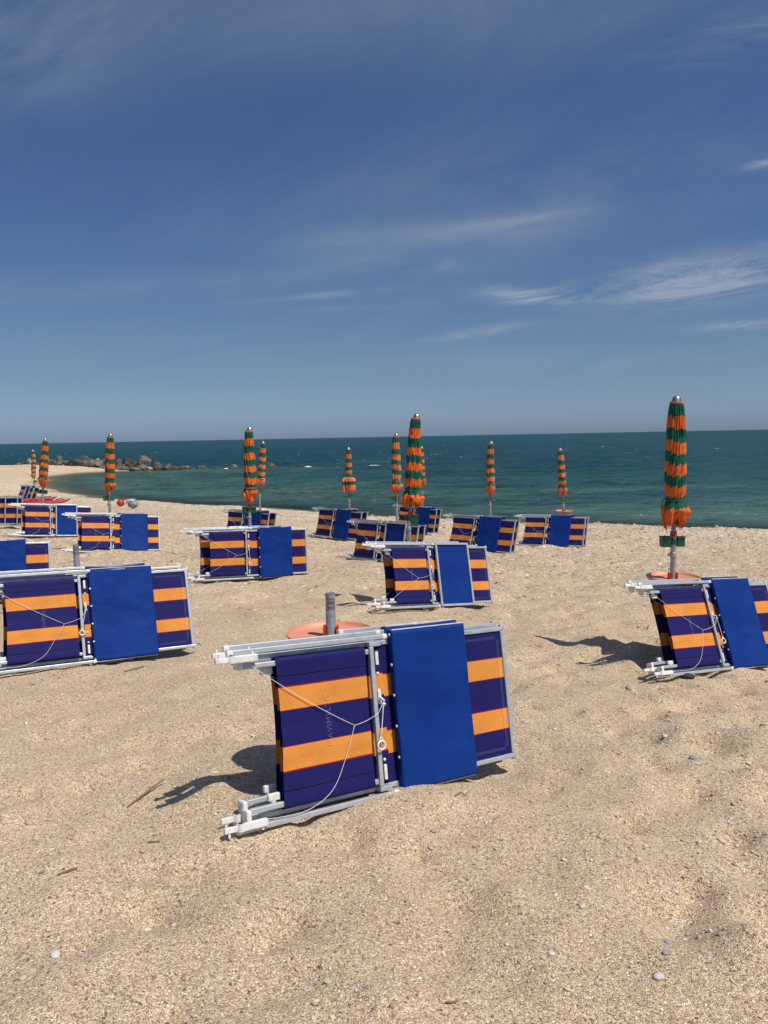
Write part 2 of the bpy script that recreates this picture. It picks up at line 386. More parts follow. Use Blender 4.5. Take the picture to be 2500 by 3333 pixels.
# how far out: 0 at the shore .. 1 open sea
outv = np.clip((SY - 24) / 60, 0, 1)
a4 = sm.attributes.new('crest', 'FLOAT', 'POINT'); a4.data.foreach_set('value', Z.ravel().astype(np.float32))
def sea_nodes(n, b):
    tcn = n.node('ShaderNodeTexCoord'); P = tcn.outputs['Object']; sp = n.node('ShaderNodeSeparateXYZ', inp={0: P})
    def noise(sx, sy, det, seed, rough=.6, dist=0.0):
        mp = n.node('ShaderNodeMapping', inp={'Vector': P, 'Scale': (sx, sy, 1), 'Location': (seed, seed * 1.7, 0)})
        return n.node('ShaderNodeTexNoise', inp={'Vector': mp.outputs[0], 'Scale': 1.0, 'Detail': det, 'Roughness': rough, 'Distortion': dist}).outputs['Fac']
    dep = n.node('ShaderNodeAttribute', attribute_name='depth').outputs['Fac']
    tone = n.node('ShaderNodeAttribute', attribute_name='tone').outputs['Fac']
    dn = n.math('DIVIDE', n.math('ADD', tone, n.math('MULTIPLY', n.math('SUBTRACT', noise(.08, .16, 3, 2.1), .5), 1.6)), 5.0)
    col = n.ramp(dn, [(0.0, (.115, .130, .085)), (.05, (.112, .160, .098)), (.20, (.076, .136, .084)), (.42, (.031, .088, .060)), (.72, (.003, .036, .036)), (1.0, (.0008, .030, .036))])
    # dark drifting patches (weed and reef under the surface)
    pt = n.maprange(noise(.022, .09, 4, 7.7, .55), .50, .64, 0, 1)
    col = n.mix(n.math('MULTIPLY', pt, .55), col, (.008, .020, .038))
    # submerged reef running on from the breakwater
    wob = n.math('MULTIPLY', n.math('SUBTRACT', noise(.10, .10, 3, 3.9), .5), 14)
    ry = n.math('ABSOLUTE', n.math('SUBTRACT', n.math('ADD', sp.outputs[1], wob), 80.0)); rx = n.math('ABSOLUTE', n.math('ADD', sp.outputs[0], 9.0))
    reef = n.math('MULTIPLY', n.maprange(ry, 2.5, 8.0, 1, 0), n.maprange(rx, 12, 22, 1, 0))
    col = n.mix(n.math('MULTIPLY', reef, .75), col, (.010, .019, .030))
    # light and shade of the chop painted into the water colour as noise
    ch = n.math('ADD', n.maprange(noise(.36, .62, 7, 8.8, .72), .30, .70, .45, 1.55), n.math('MULTIPLY', n.math('SUBTRACT', noise(.07, .20, 3, 2.8), .5), .7))
    col = n.mix(1.0, col, n.node('ShaderNodeCombineColor', inp={0: ch, 1: ch, 2: ch}).outputs[0], 'MULTIPLY')
    n.l.new(col, b.inputs['Base Color'])
    h = n.math('ADD', n.math('MULTIPLY', noise(1.1, 2.6, 4, 1.3), .20), n.math('MULTIPLY', noise(4.2, 7.5, 3, 3.3), .045))
    h = n.math('ADD', h, n.math('MULTIPLY', noise(.30, .52, 4, 5.5), .75))
    h = n.math('MULTIPLY', h, n.maprange(dep, 0.0, .8, .6, 2.2))
    bp = n.node('ShaderNodeBump', inp={'Height': h, 'Strength': 1.0, 'Distance': 1.15}); n.l.new(bp.outputs[0], b.inputs['Normal'])
    b.inputs['IOR'].default_value = 1.33; b.inputs['Specular IOR Level'].default_value = 0.0; b.inputs['Roughness'].default_value = 1.0
    # whitecaps
    wc = n.math('MULTIPLY', n.maprange(noise(.30, 1.1, 2, 11.0), .70, .74, 0, 1), n.maprange(noise(2.2, 5, 2, 4.0), .52, .60, 0, 1))
    wc = n.math('MULTIPLY', wc, n.maprange(sp.outputs[1], 55, 90, 0, .8))
    em = n.node('ShaderNodeBsdfDiffuse', inp={'Color': (.8, .84, .86, 1)})
    mx = n.node('ShaderNodeMixShader', inp={0: wc}); out = n.n['Material Output']
    fr = n.node('ShaderNodeFresnel', inp={'IOR': 1.33, 'Normal': bp.outputs[0]})
    gl = n.node('ShaderNodeBsdfGlossy', inp={'Color': (.38, .64, .58, 1), 'Roughness': .08, 'Normal': bp.outputs[0]})
    mg = n.node('ShaderNodeMixShader', inp={0: n.math('MULTIPLY', fr.outputs[0], .60)})
    n.l.new(b.outputs[0], mg.inputs[1]); n.l.new(gl.outputs[0], mg.inputs[2])
    n.l.new(mg.outputs[0], mx.inputs[1]); n.l.new(em.outputs[0], mx.inputs[2])
    # clear film right at the edge lets the wet stones show
    tr = n.node('ShaderNodeBsdfTransparent', inp={'Color': (.80, .86, .80, 1)})
    mx2 = n.node('ShaderNodeMixShader', inp={0: n.maprange(dep, 0.0, .34, .75, 0.0)})
    n.l.new(mx.outputs[0], mx2.inputs[1]); n.l.new(tr.outputs[0], mx2.inputs[2]); n.l.new(mx2.outputs[0], out.inputs[0])
m_sea = mat('sea_water', (.01, .05, .06), .1, build=sea_nodes)
tag(link('sea', sm, m_sea, smooth=True), None, None, kind='structure')

# ------------------------------------------------------------------ materials
NAVY, ORG, RED = (.0155, .0145, .112), (.78, .305, .058), (.42, .012, .012)
def stripe_mat(name, o1, o2, lift=0.0, rough=.62):
    # stripes run across the cloth at fixed heights (object Z, metres)
    def bld(n, b):
        P = n.node('ShaderNodeTexCoord').outputs['Object']; sp = n.node('ShaderNodeSeparateXYZ', inp={0: P})
        z = n.math('ADD', n.math('DIVIDE', sp.outputs[2], W), 0.0)
        e = .0052; L_ = lambda c: tuple(min(1, x + lift * (.9 if i == 2 else .7)) for i, x in enumerate(c))
        st = [(0, L_(NAVY))]
        for a, c in (o2, o1): st += [(a / W - e, RED), (a / W, L_(ORG)), (c / W, RED), (c / W + e, L_(NAVY))]
        col = n.ramp(z, st, True)
        mp = n.node('ShaderNodeMapping', inp={'Vector': P, 'Scale': (160, 160, 240)})
        wv = n.node('ShaderNodeTexVoronoi', inp={'Vector': mp.outputs[0], 'Scale': 1.0, 'Randomness': .35})
        lf = n.node('ShaderNodeTexNoise', inp={'Vector': P, 'Scale': 7.0, 'Detail': 3.0}).outputs['Fac']
        k = n.math('MULTIPLY', n.maprange(wv.outputs['Distance'], .1, .7, 1.06, .80), n.maprange(lf, .3, .7, .92, 1.06))
        col = n.mix(1.0, col, n.node('ShaderNodeCombineColor', inp={0: k, 1: k, 2: k}).outputs[0], 'MULTIPLY')
        n.l.new(col, b.inputs['Base Color'])
        bp = n.node('ShaderNodeBump', inp={'Height': wv.outputs['Distance'], 'Strength': .25, 'Distance': .002}); n.l.new(bp.outputs[0], b.inputs['Normal'])
        pass
    return mat(name, NAVY, rough, spec=.12, build=bld)
S_MAIN = ((.397, .494), (.146, .243)); S_HEAD = ((.410, .502), (.168, .262))
m_seat = stripe_mat('striped_mesh_cloth', *S_MAIN); m_head = stripe_mat('striped_mesh_cloth_headrest', *S_HEAD)
m_seat_hem = stripe_mat('striped_cloth_hem', *S_MAIN, lift=.035); m_head_hem = stripe_mat('striped_cloth_lettering', *S_HEAD, lift=.13)
def blue_nodes(n, b):
    P = n.node('ShaderNodeTexCoord').outputs['Object']
    a = n.node('ShaderNodeTexNoise', inp={'Vector': P, 'Scale': 3.5, 'Detail': 4.0}).outputs['Fac']
    n.l.new(n.mix(n.maprange(a, .3, .7, 0, 1), (.0030, .026, .175), (.0045, .036, .215)), b.inputs['Base Color'])
    f = n.node('ShaderNodeTexNoise', inp={'Vector': P, 'Scale': 420.0, 'Detail': 2.0}).outputs['Fac']
    c = n.node('ShaderNodeTexNoise', inp={'Vector': P, 'Scale': 9.0, 'Detail': 3.0}).outputs['Fac']
    h = n.math('ADD', n.math('MULTIPLY', f, .0012), n.math('MULTIPLY', c, .011))
    bp = n.node('ShaderNodeBump', inp={'Height': h, 'Strength': .7, 'Distance': 1.0}); n.l.new(bp.outputs[0], b.inputs['Normal'])
m_blue = mat('blue_canvas', (.005, .035, .2), .6, spec=.12, build=blue_nodes)
def metal_nodes(n, b):
    P = n.node('ShaderNodeTexCoord').outputs['Object']
    a = n.node('ShaderNodeTexNoise', inp={'Vector': P, 'Scale': 14.0, 'Detail': 6.0, 'Roughness': .7}).outputs['Fac']
    n.l.new(n.mix(n.maprange(a, .42, .72, 0, 1), (.52, .54, .56), (.36, .37, .38)), b.inputs['Base Color'])
    n.l.new(n.maprange(a, .3, .7, .32, .5), b.inputs['Roughness'])
m_alu = mat('painted_aluminium', (.6, .62, .64), .38, .35, build=metal_nodes)
m_white = mat('white_plastic', (.74, .73, .69), .45, build=lambda n, b: n.l.new(n.mix(n.maprange(n.node('ShaderNodeTexNoise', inp={'Vector': n.node('ShaderNodeTexCoord').outputs['Object'], 'Scale': 22.0, 'Detail': 5.0}).outputs['Fac'], .4, .75, 0, 1), (.78, .77, .73), (.60, .57, .50)), b.inputs['Base Color']))
m_cord = mat('white_cord', (.78, .76, .74), .7)
m_dark = mat('dark_bolt', (.05, .05, .055), .4, .6)
def pole_nodes(n, b):
    P = n.node('ShaderNodeTexCoord').outputs['Object']
    mp = n.node('ShaderNodeMapping', inp={'Vector': P, 'Scale': (9, 9, 60)})
    a = n.node('ShaderNodeTexNoise', inp={'Vector': mp.outputs[0], 'Scale': 1.0, 'Detail': 5.0, 'Roughness': .7}).outputs['Fac']
    n.l.new(n.mix(n.maprange(a, .40, .70, 0, 1), (.46, .46, .48), (.26, .25, .26)), b.inputs['Base Color'])
    n.l.new(n.maprange(a, .3, .7, .35, .6), b.inputs['Roughness'])
m_pole = mat('galvanised_pole', (.44, .44, .46), .4, .55, build=pole_nodes)
def worn_nodes(n, b):
    P = n.node('ShaderNodeTexCoord').outputs['Object']
    mp = n.node('ShaderNodeMapping', inp={'Vector': P, 'Scale': (14, 14, 90)})
    a = n.node('ShaderNodeTexNoise', inp={'Vector': mp.outputs[0], 'Scale': 1.0, 'Detail': 6.0, 'Roughness': .75}).outputs['Fac']
    n.l.new(n.ramp(a, [(.35, (.10, .10, .10)), (.5, (.27, .265, .26)), (.7, (.48, .48, .48))]), b.inputs['Base Color'])
m_worn = mat('scuffed_pole_top', (.2, .2, .2), .5, .4, build=worn_nodes)
m_cap = mat('brushed_steel', (.56, .55, .53), .30, 1.0)
m_tray = mat('orange_plastic_tray', (.72, .24, .12), .5, build=lambda n, b: n.l.new(n.mix(n.maprange(n.node('ShaderNodeTexNoise', inp={'Vector': n.node('ShaderNodeTexCoord').outputs['Object'], 'Scale': 9.0, 'Detail': 6.0}).outputs['Fac'], .35, .7, 0, 1), (.66, .27, .165), (.55, .21, .125)), b.inputs['Base Color']))
m_redp = mat('red_plastic', (.50, .045, .015), .45)
m_green = mat('green_plastic', (.012, .085, .042), .42)
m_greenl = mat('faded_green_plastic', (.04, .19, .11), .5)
BAND = [0.012, .112, .215, .318, .410, .498, .583, .670, .760, .850]
def canopy_mat(name, green, orange):
    def bld(n, b):
        uv = n.node('ShaderNodeUVMap'); sp = n.node('ShaderNodeSeparateXYZ', inp={0: uv.outputs[0]})
        st = [(0.0, orange)]
        for i, p in enumerate(BAND): st.append((p, green if i % 2 == 0 else orange))
        col = n.ramp(sp.outputs[1], st, True)
        P = n.node('ShaderNodeTexCoord').outputs['Object']
        a = n.node('ShaderNodeTexNoise', inp={'Vector': P, 'Scale': 16.0, 'Detail': 4.0}).outputs['Fac']
        k = n.maprange(a, .3, .7, .86, 1.08)
        n.l.new(n.mix(1.0, col, n.node('ShaderNodeCombineColor', inp={0: k, 1: k, 2: k}).outputs[0], 'MULTIPLY'), b.inputs['Base Color'])
        c = n.node('ShaderNodeTexNoise', inp={'Vector': P, 'Scale': 38.0, 'Detail': 3.0}).outputs['Fac']
        bp = n.node('ShaderNodeBump', inp={'Height': c, 'Strength': .35, 'Distance': .012}); n.l.new(bp.outputs[0], b.inputs['Normal'])
    return mat(name, orange, .7, spec=.25, build=bld)
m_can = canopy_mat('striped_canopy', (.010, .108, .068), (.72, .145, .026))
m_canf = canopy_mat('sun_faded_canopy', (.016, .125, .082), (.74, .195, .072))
m_tieo = mat('orange_tie', (.68, .13, .022), .7); m_tieg = mat('green_tie', (.007, .085, .052), .7)

# ------------------------------------------------------------------ loungers
def sheet(u0, u1, v0, v1, w, th, bulge, name, nu=18, nv=22, seed=0):
    U_, V_ = np.meshgrid(np.linspace(u0, u1, nu), np.linspace(v0, v1, nv), indexing='ij')
    s = np.sin((U_ - u0) / (u1 - u0) * np.pi) * np.sin((V_ - v0) / (v1 - v0) * np.pi)
    Wd = w + bulge * s + .0022 * vnoise(U_ * 7 + seed, V_ * 9, seed) * s
    a = np.stack([U_, -Wd, V_], -1).reshape(-1, 3); b = np.stack([U_, -(Wd - th), V_], -1).reshape(-1, 3)
    f = grid_faces(nu, nv); F = [f[:, ::-1], f + nu * nv]
    off = nu * nv
    ring = [i * nv for i in range(nu)] + [(nu - 1) * nv + j for j in range(1, nv)] + [i * nv + nv - 1 for i in range(nu - 2, -1, -1)] + [j for j in range(nv - 2, 0, -1)]
    side = [(ring[i], ring[(i + 1) % len(ring)], ring[(i + 1) % len(ring)] + off, ring[i] + off) for i in range(len(ring))]
    F.append(np.array(side))
    me = mesh_np(name, np.vstack([a, b]), np.vstack(F)); autosmooth(me, 40); return me
def sleeve(u0, u1, v0, v1, w0, w1, name, nu=28):
    # cloth pulled round two rails: a flat loop, waisted between them
    prof = []; r = (w1 - w0) / 2; wc = (w0 + w1) / 2
    for i in range(25):                   # front, bottom to top
        t = i / 24; sag = math.sin(math.pi * t) ** .5 * .008
        prof.append((v0 + r + (v1 - v0 - 2 * r) * t, w1 - sag))
    for i in range(1, 8): a = math.pi / 2 * (1 - 2 * i / 8); prof.append((v1 - r + r * math.cos(a), wc + r * math.sin(a)))
    for i in range(25):
        t = 1 - i / 24; prof.append((v0 + r + (v1 - v0 - 2 * r) * t, w0 + .002))
    for i in range(1, 8): a = -math.pi / 2 + math.pi * i / 8; prof.append((v0 + r - r * math.cos(a), wc + r * math.sin(a)))
    prof = np.array(prof); m = len(prof); us = np.linspace(u0, u1, nu)
    P = np.zeros((nu, m, 3)); P[..., 0] = us[:, None]; P[..., 2] = prof[None, :, 0]
    t = (us[:, None] - u0) / (u1 - u0)
    front = np.zeros(m); front[:25] = np.sin(np.pi * np.arange(25) / 24)
    P[..., 1] = -(prof[None, :, 1] + front[None] * (.0035 * vnoise(P[..., 0] * 8, P[..., 2] * 11, 3) + .0018 * vnoise(P[..., 0] * 5, P[..., 2] * 34, 9)))
    P[..., 0] += np.where(t < .01, -.006 * np.cos(prof[None, :, 0] * 9), 0)
    me = mesh_np(name, P.reshape(-1, 3), grid_faces(nu, m, True)); autosmooth(me, 50); return me
def padmesh(u0, u1, v0, v1, w0, w1, name, sag, seed=0):
    # stuffed canvas panel: rounded edges, slightly hollow face, top edge dips between its corners
    nu, nv = 36, 60; us = np.linspace(0, 1, nu); vs = np.linspace(0, 1, nv)
    def edge(t, r): return np.where(t < r, 1 - np.sqrt(np.clip(1 - (1 - t / r) ** 2, 0, 1)), np.where(t > 1 - r, 1 - np.sqrt(np.clip(1 - (1 - (1 - t) / r) ** 2, 0, 1)), 0))
    us = .5 - .5 * np.cos(np.pi * us) * (1 - .0) ; vs = .5 - .5 * np.cos(np.pi * vs)
    T, S = np.meshgrid(us, vs, indexing='ij')
    X = u0 + (u1 - u0) * T; Zz = v0 + (v1 - v0) * S
    Zz = Zz - sag * np.sin(np.pi * T) * S ** 6
    r = .016
    e = np.maximum(edge(T, r / (u1 - u0)), edge(S, r / (v1 - v0)))
    s = np.sin(np.pi * T) * np.sin(np.pi * S)
    Wf = w1 - .012 * e - .010 * s ** .6 + .0035 * vnoise(X * 5 + u0 * 9, Zz * 6, 6) + .0016 * vnoise(X * 14, Zz * 16, 7) * s
    cr = np.random.default_rng(seed + 50)
    for q in range(5):                    # creases left by folding and handling
        th = cr.normal(0, .35) if q < 3 else cr.normal(1.57, .3); cx_, cz_ = cr.uniform(u0, u1), cr.uniform(v0 + .08, v1 - .08)
        dd = -(X - cx_) * np.sin(th) + (Zz - cz_) * np.cos(th); al = (X - cx_) * np.cos(th) + (Zz - cz_) * np.sin(th)
        Wf = Wf + cr.uniform(-.0045, .0045) * np.exp(-(dd / .022) ** 2 - (al / .22) ** 2) * s ** .3
    a = np.stack([X, -Wf, Zz], -1).reshape(-1, 3); b = np.stack([X, -np.full_like(X, w0), Zz], -1).reshape(-1, 3)
    f = grid_faces(nu, nv); off = nu * nv
    ring = [i * nv for i in range(nu)] + [(nu - 1) * nv + j for j in range(1, nv)] + [i * nv + nv - 1 for i in range(nu - 2, -1, -1)] + [j for j in range(nv - 2, 0, -1)]
    side = np.array([(ring[i], ring[(i + 1) % len(ring)], ring[(i + 1) % len(ring)] + off, ring[i] + off) for i in range(len(ring))])
    me = mesh_np(name, np.vstack([a, b]), np.vstack([f[:, ::-1], f + off, side])); autosmooth(me, 45); return me
def text_mesh(s, size, name):
    cu = bpy.data.curves.new('t', 'FONT'); cu.body = s; cu.size = size; cu.align_x = 'CENTER'; cu.align_y = 'CENTER'; cu.extrude = .0002; cu.space_character = 1.12
    ob = bpy.data.objects.new('t', cu); COL.objects.link(ob); bpy.context.view_layer.update()
    me = bpy.data.meshes.new_from_object(ob.evaluated_get(bpy.context.evaluated_depsgraph_get()))
    bpy.data.objects.remove(ob); bpy.data.curves.remove(cu); me.name = name; return me
TXT = text_mesh('MAVIMELTO', .036, 'lettering')
for v in TXT.vertices: x, y, z = v.co; v.co = (-y, -.0 - z, x)      # reads upwards on the standing cloth
TXT.materials.clear()
RIVET = MB().dome((0, 0, 0), .0075, .004).mesh('rivet', True)
CLIP = MB().uvw(-.0085, .0085, -.033, .033, 0, .008, .0035).mesh('clip')
def copy_tree(o, parent=None):
    c = o.copy(); COL.objects.link(c)
    if parent is not None: c.parent = parent
    for ch in list(o.children): copy_tree(ch, c)
    return c
def put(name, me, mt, parent, loc):
    o = link(name, me, mt, parent); o.location = loc; return o

def lounger(mw, t, style, seed=0, detail=True):
    uX, p1, p2, Lg = t; rnd = random.Random(seed)
    root = empty('folded_sun_lounger', mw)
    # main frame and its cloth
    m = MB(); b = .004
    m.uvw(-.10, Lg, 0, .022, -.012, .012, b).uvw(-.10, Lg, W - .022, W, -.012, .012, b).uvw(Lg - .022, Lg, .0225, W - .0225, -.0115, .0115, b)
    link('frame', m.mesh('frame'), m_alu, root)
    for v in (0.006, W - .006):
        link('corner_cap', MB().uvw(Lg - .012, Lg + .013, v - .016, v + .016, -.017, .006, .005).mesh('corner_cap'), m_alu, root)
    seat = link('seat_cloth', sheet(.02, Lg - .021, .021, W - .021, .004, .003, -.006, 'seat_cloth', seed=seed), m_seat, root)
    i0, i1 = Lg - .054, Lg - .038
    for q in ((i0, i1, .061, W - .061, .0015, .0052), (p2 + .02, Lg - .060, W - .060, W - .046, .0018, .0050), (p2 + .02, Lg - .060, .046, .060, .0018, .0050)):
        link('hem', MB().uvw(*q).mesh('hem'), m_seat_hem, seat)
    # folded-over head section
    for v in (.033, W - .055): link('headrest_rail', MB().uvw(-.15, uX + .01, v, v + .022, .018, .040, b).mesh('headrest_rail'), m_alu, root)
    hd = link('headrest_cloth', sleeve(0, uX - .022, .022, W - .022, .013, .047, 'headrest_cloth'), m_head, root)
    for v in (W - .098, .095): link('seam', MB().uvw(.004, uX - .03, v, v + .0016, .0385, .0466).mesh('seam'), m_dark, hd)
    if detail:
        tx = TXT.copy()
        for q in tx.vertices:
            cu_, cv_ = uX * .50 + q.co.x, W * .53 + q.co.z; t_ = min(1, max(0, (cv_ - .022 - .017) / (W - .044 - .034)))
            fs = math.sin(math.pi * t_); wf = .047 - fs ** .5 * .008 + fs * (.0035 * float(vnoise(np.array([cu_ * 8]), np.array([cv_ * 11]), 3)[0]) + .0018 * float(vnoise(np.array([cu_ * 5]), np.array([cv_ * 34]), 9)[0]))
            q.co = (cu_, -(wf + .0016 + (.0002 if q.co.y < 0 else 0)), cv_)
        link('lettering', tx, m_head_hem, hd)
    for v, s in ((.0, -1), (W, 1)):
        link('end_cap', MB().uvw(-.170, -.148, (v - .056) if s > 0 else v + .004, v - .002 if s > 0 else v + .052, -.014, .044, .006).mesh('end_cap'), m_white, root)
        link('hinge_plate', MB().uvw(-.058, -.004, (v - .088) if s > 0 else (v + .058), (v - .058) if s > 0 else (v + .088), -.010, .012, .005).cyl((-.036, -.002, v - s * .060), (-.036, -.002, v - s * .050), .012).mesh('hinge_plate'), m_white, root)
    # crossbar, cloth edge with studs
    link('crossbar', MB().uvw(uX, uX + .021, .024, W - .024, .030, .050, .003).uvw(uX + .0005, uX + .062, W - .023, W - .002, .016, .050, .003).uvw(uX + .0005, uX + .062, .002, .023, .016, .050, .003).mesh('crossbar'), m_alu, root)
    es = link('cloth_edge', sheet(uX + .030, uX + .076, .036, W - .036, .020, .004, .001, 'cloth_edge', 6, 24), m_head, root)
    for v in (.128, .205, .385 if False else .43, .505): put('rivet', RIVET, m_white, es, (uX + .050, -.022, v))
    for v in (.075, W - .075): put('clip', CLIP, m_white, es, (uX + .050, -.019, v))
    # long front legs
    zz = rnd.uniform(-.004, .006)
    for s, v in ((1, W + .008), (-1, -.030)):
        lg = link('leg', MB().uvw(-.195, uX + .072, v + zz * s, v + .022 + zz * s, .034, .056, b).mesh('leg'), m_alu, root)
        for u in (-.205, uX + .082):
            link('leg_cap', MB().uvw(u - .014, u + .014, v - .001 + zz * s, v + .023 + zz * s, .0325, .0575, .007, 3).mesh('leg_cap'), m_white, lg)
    # white hinge arms
    for s, v in ((1, W - .010), (-1, .000)):
        for w_, du in ((.058, 0),):
            a = MB(); u0, u1 = -.272 + du, -.092 + du
            a.uvw(u0, u0 + .062, v - .010, v + .012, w_ - .008, w_ + .008, .003).uvw(u0 + .0615, u1, v - .015, v + .015, w_ - .011, w_ + .011, .004)
            a.cyl((u0 + .068, -w_, v - .013), (u0 + .068, -w_, v + .015), .0165, n=16)
            a.cyl((u0 + .02, -w_, v), (u0 + .02, -w_, v + s * .027), .0055, n=10).cyl((u1 - .02, -w_, v), (u1 - .02, -w_, v + s * .026), .0055, n=10)
            ha = link('hinge_arm', a.mesh('hinge_arm'), m_white, root)
            link('bolt', MB().dome((u0 + .068, -w_, v + .016), .008, .004, (0, 0, 1)).mesh('bolt'), m_dark, ha)
    # short rear legs with their two braces
    for v in (W + .020, -.042):
        lg = link('rear_leg', MB().uvw(uX - .05, uX + .36, v, v + .024, -.062, -.038, b).mesh('rear_leg'), m_alu, root)
        for u in (uX - .06, uX + .368):
            link('leg_cap', MB().uvw(u - .013, u + .013, v - .001, v + .025, -.0635, -.0365, .007, 3).mesh('leg_cap'), m_white, lg)
    for u in (uX - .01, uX + .29):
        link('leg_brace', MB().uvw(u, u + .022, -.0175, W + .0195, -.060, -.040, .004).mesh('leg_brace'), m_alu, root)
    # sunshade panel
    if style == 'frame':
        f = MB(); a0, a1 = -.024, W + .036; q = .024
        f.uvw(p1, p1 + q, a0, a1, .022, .048, b).uvw(p2 - q, p2, a0, a1, .022, .048, b).uvw(p1 + q, p2 - q, a1 - q, a1, .0225, .0475, b).uvw(p1 + q, p2 - q, a0, a0 + q, .0225, .0475, b)
        pn = link('sunshade', sheet(p1 + q * .8, p2 - q * .8, a0 + q * .8, a1 - q * .8, .030, .004, -.006, 'sunshade', seed=seed + 3), m_blue, root)
        link('sunshade_frame', f.mesh('sunshade_frame'), m_alu, pn)
        side, wv = (p1 - .001), .030
    else:
        pn = link('sunshade', padmesh(p1, p2, -.024, W + .038, .016, .052, 'sunshade', .004 if style == 'pad' else .012, seed), m_blue, root)
        side, wv = (p1 - .001), .032
        [link('edge_strip', MB().uvw(p1 + .012, p2 - .006, v_, v_ + .004, .018, .038).mesh('edge_strip'), m_white, pn) for v_ in (-.0295, W + .039)]
    for i in range(6):
        v = -.01 + (W + .03) * i / 5
        o = put('rivet', RIVET, m_white, pn, (side if style != 'pad2' else p1 + .004, -wv if style != 'pad2' else -.050, v))
        if style != 'pad2': o.rotation_euler = (0, 0, R(-90))
    # cord in a Y, hook and ring
    if detail:
        wc = .058; j = (uX * rnd.uniform(.66, .78), -.050, rnd.uniform(.28, .31)); hk = (uX + .045, -.060, .385)
        def span(a, b_, sag, n=12): return [tuple(Vector(a).lerp(Vector(b_), i / n) + Vector((0, 0, -sag * 4 * (i / n) * (1 - i / n)))) for i in range(n + 1)]
        kn = (uX + .012, -.062, j[2] + .035)
        c = MB().tube(span((-.13, -.05, W - .03), j, .014), .0012, 6).tube(span(j, kn, rnd.uniform(.004, .012), 8), .0012, 6).tube(span(kn, hk, 0, 4), .0015, 6)
        if seed in (1, 2, 3, 6, 7):
            P4 = [j, (uX * .63, -.052, .17), (uX * .47, -.056, .06), (uX * .22, -.062, .008), (-.03, -.062, .004), (-.12, -.05, .012)]; fine = []
            for i in range(len(P4) - 1):
                p0, p1, p2_, p3 = (Vector(P4[max(0, i - 1)]), Vector(P4[i]), Vector(P4[i + 1]), Vector(P4[min(len(P4) - 1, i + 2)]))
                for q in range(6):
                    t_ = q / 6; fine.append(.5 * ((2 * p1) + (p2_ - p0) * t_ + (2 * p0 - 5 * p1 + 4 * p2_ - p3) * t_ ** 2 + (3 * p1 - p0 - 3 * p2_ + p3) * t_ ** 3))
            c.tube(fine + [Vector(P4[-1])], .0012, 6)
        else: c.tube(span((-.12, -.05, .03), j, rnd.uniform(-.01, .02)), .0012, 6)
        ring = (uX + rnd.choice((.004, .012, .05)), -.066, rnd.uniform(.17, .21))
        c.tube(span(hk, (ring[0], ring[1], ring[2] + .026), 0, 5), .0020, 6)
        cd = link('cord', c.mesh('cord', True), m_cord, root)
        link('ring', MB().torus(ring, .0185, .0045).torus((ring[0], ring[1], ring[2] + .026), .007, .003, n=12, m=6).mesh('ring', True), m_white, cd)
        link('hook', MB().uvw(uX + .036, uX + .054, .370, .432, .022, .034, .005).tube([(uX + .045, -.034, .40), (uX + .046, -.062, .388), (uX + .047, -.064, .374), (uX + .047, -.056, .366)], .006, 8).mesh('hook'), m_white, cd)
    return root

LL = {
 1: ("nearest folded lounger, striped cloth, white cord and blue pad facing the camera", "lounger tucked close behind the nearest one, before the bare pole with salmon tray"),
 2: ("large folded lounger cut by the left edge, wide blue pad, cord ring in view", "lounger behind the large left-edge one, its blue pad top showing above"),
 3: ("strongly tilted folded lounger cut by the right edge, below the large right umbrella", "lounger behind the tilted one at the right edge, its striped end in shade"),
 4: ("folded lounger with grey-framed blue shade, before the tallest central umbrella", "lounger behind the grey-framed central one, shaded striped end showing at its left"),
 5: ("folded lounger with sagging blue pad before the twisted umbrella left of centre", "lounger behind the one at the twisted umbrella, dark striped end at its left"),
 6: ("folded lounger with plain blue pad before the umbrella beside the red buoy", "lounger tucked behind the one before the umbrella beside the red buoy"),
 7: ("folded lounger with white-framed blue shade at left, before the red boards", "lounger tucked behind the white-framed one before the red boards"),
 8: ("front one of two small distant loungers by the farthest umbrella at left", "rear one of two small distant loungers by the farthest umbrella at left"),
 9: ("folded lounger seen from its leg side at the left edge, white braces over stripes", None),
 10: ("lounger at the left edge showing only blue pad and one striped corner", None),
 11: ("dark folded lounger behind the pole of the twisted umbrella left of centre", "rear lounger of the pair behind the twisted umbrella, a striped strip at right"),
 12: ("folded lounger under the flared-skirt umbrella near the water", "lounger behind the one under the flared-skirt umbrella, only its right end visible"),
 13: ("dark grey-framed folded lounger just left of the central umbrella pole", "lounger behind the dark grey-framed one, end rail right of the central pole"),
 14: ("lounger near the water partly hidden by the tallest umbrella's orange skirt", "rearmost lounger by the tallest umbrella, dark striped end nearest the water"),
 15: ("folded lounger with blue pad below the narrow straight umbrella right of centre", "lounger behind the one below the narrow straight umbrella, grey end rail showing"),
 16: ("folded lounger with blue pad nearest the water on the right, below rightmost small umbrella", "lounger behind the one nearest the water on the right, its striped end showing"),
}
GRP = 'folded beach loungers leaning in pairs'
REAR = {1: (.082, .02), 2: (.17, -.01), 3: (.10, .0), 4: (.15, -.02), 5: (.15, -.10), 6: (.14, -.06), 7: (.14, -.05), 8: (.16, .03), 11: (.16, .06), 12: (.15, .03), 13: (.15, .02), 14: (.15, .03), 15: (.14, .0), 16: (.14, .02)}
POLE = {}
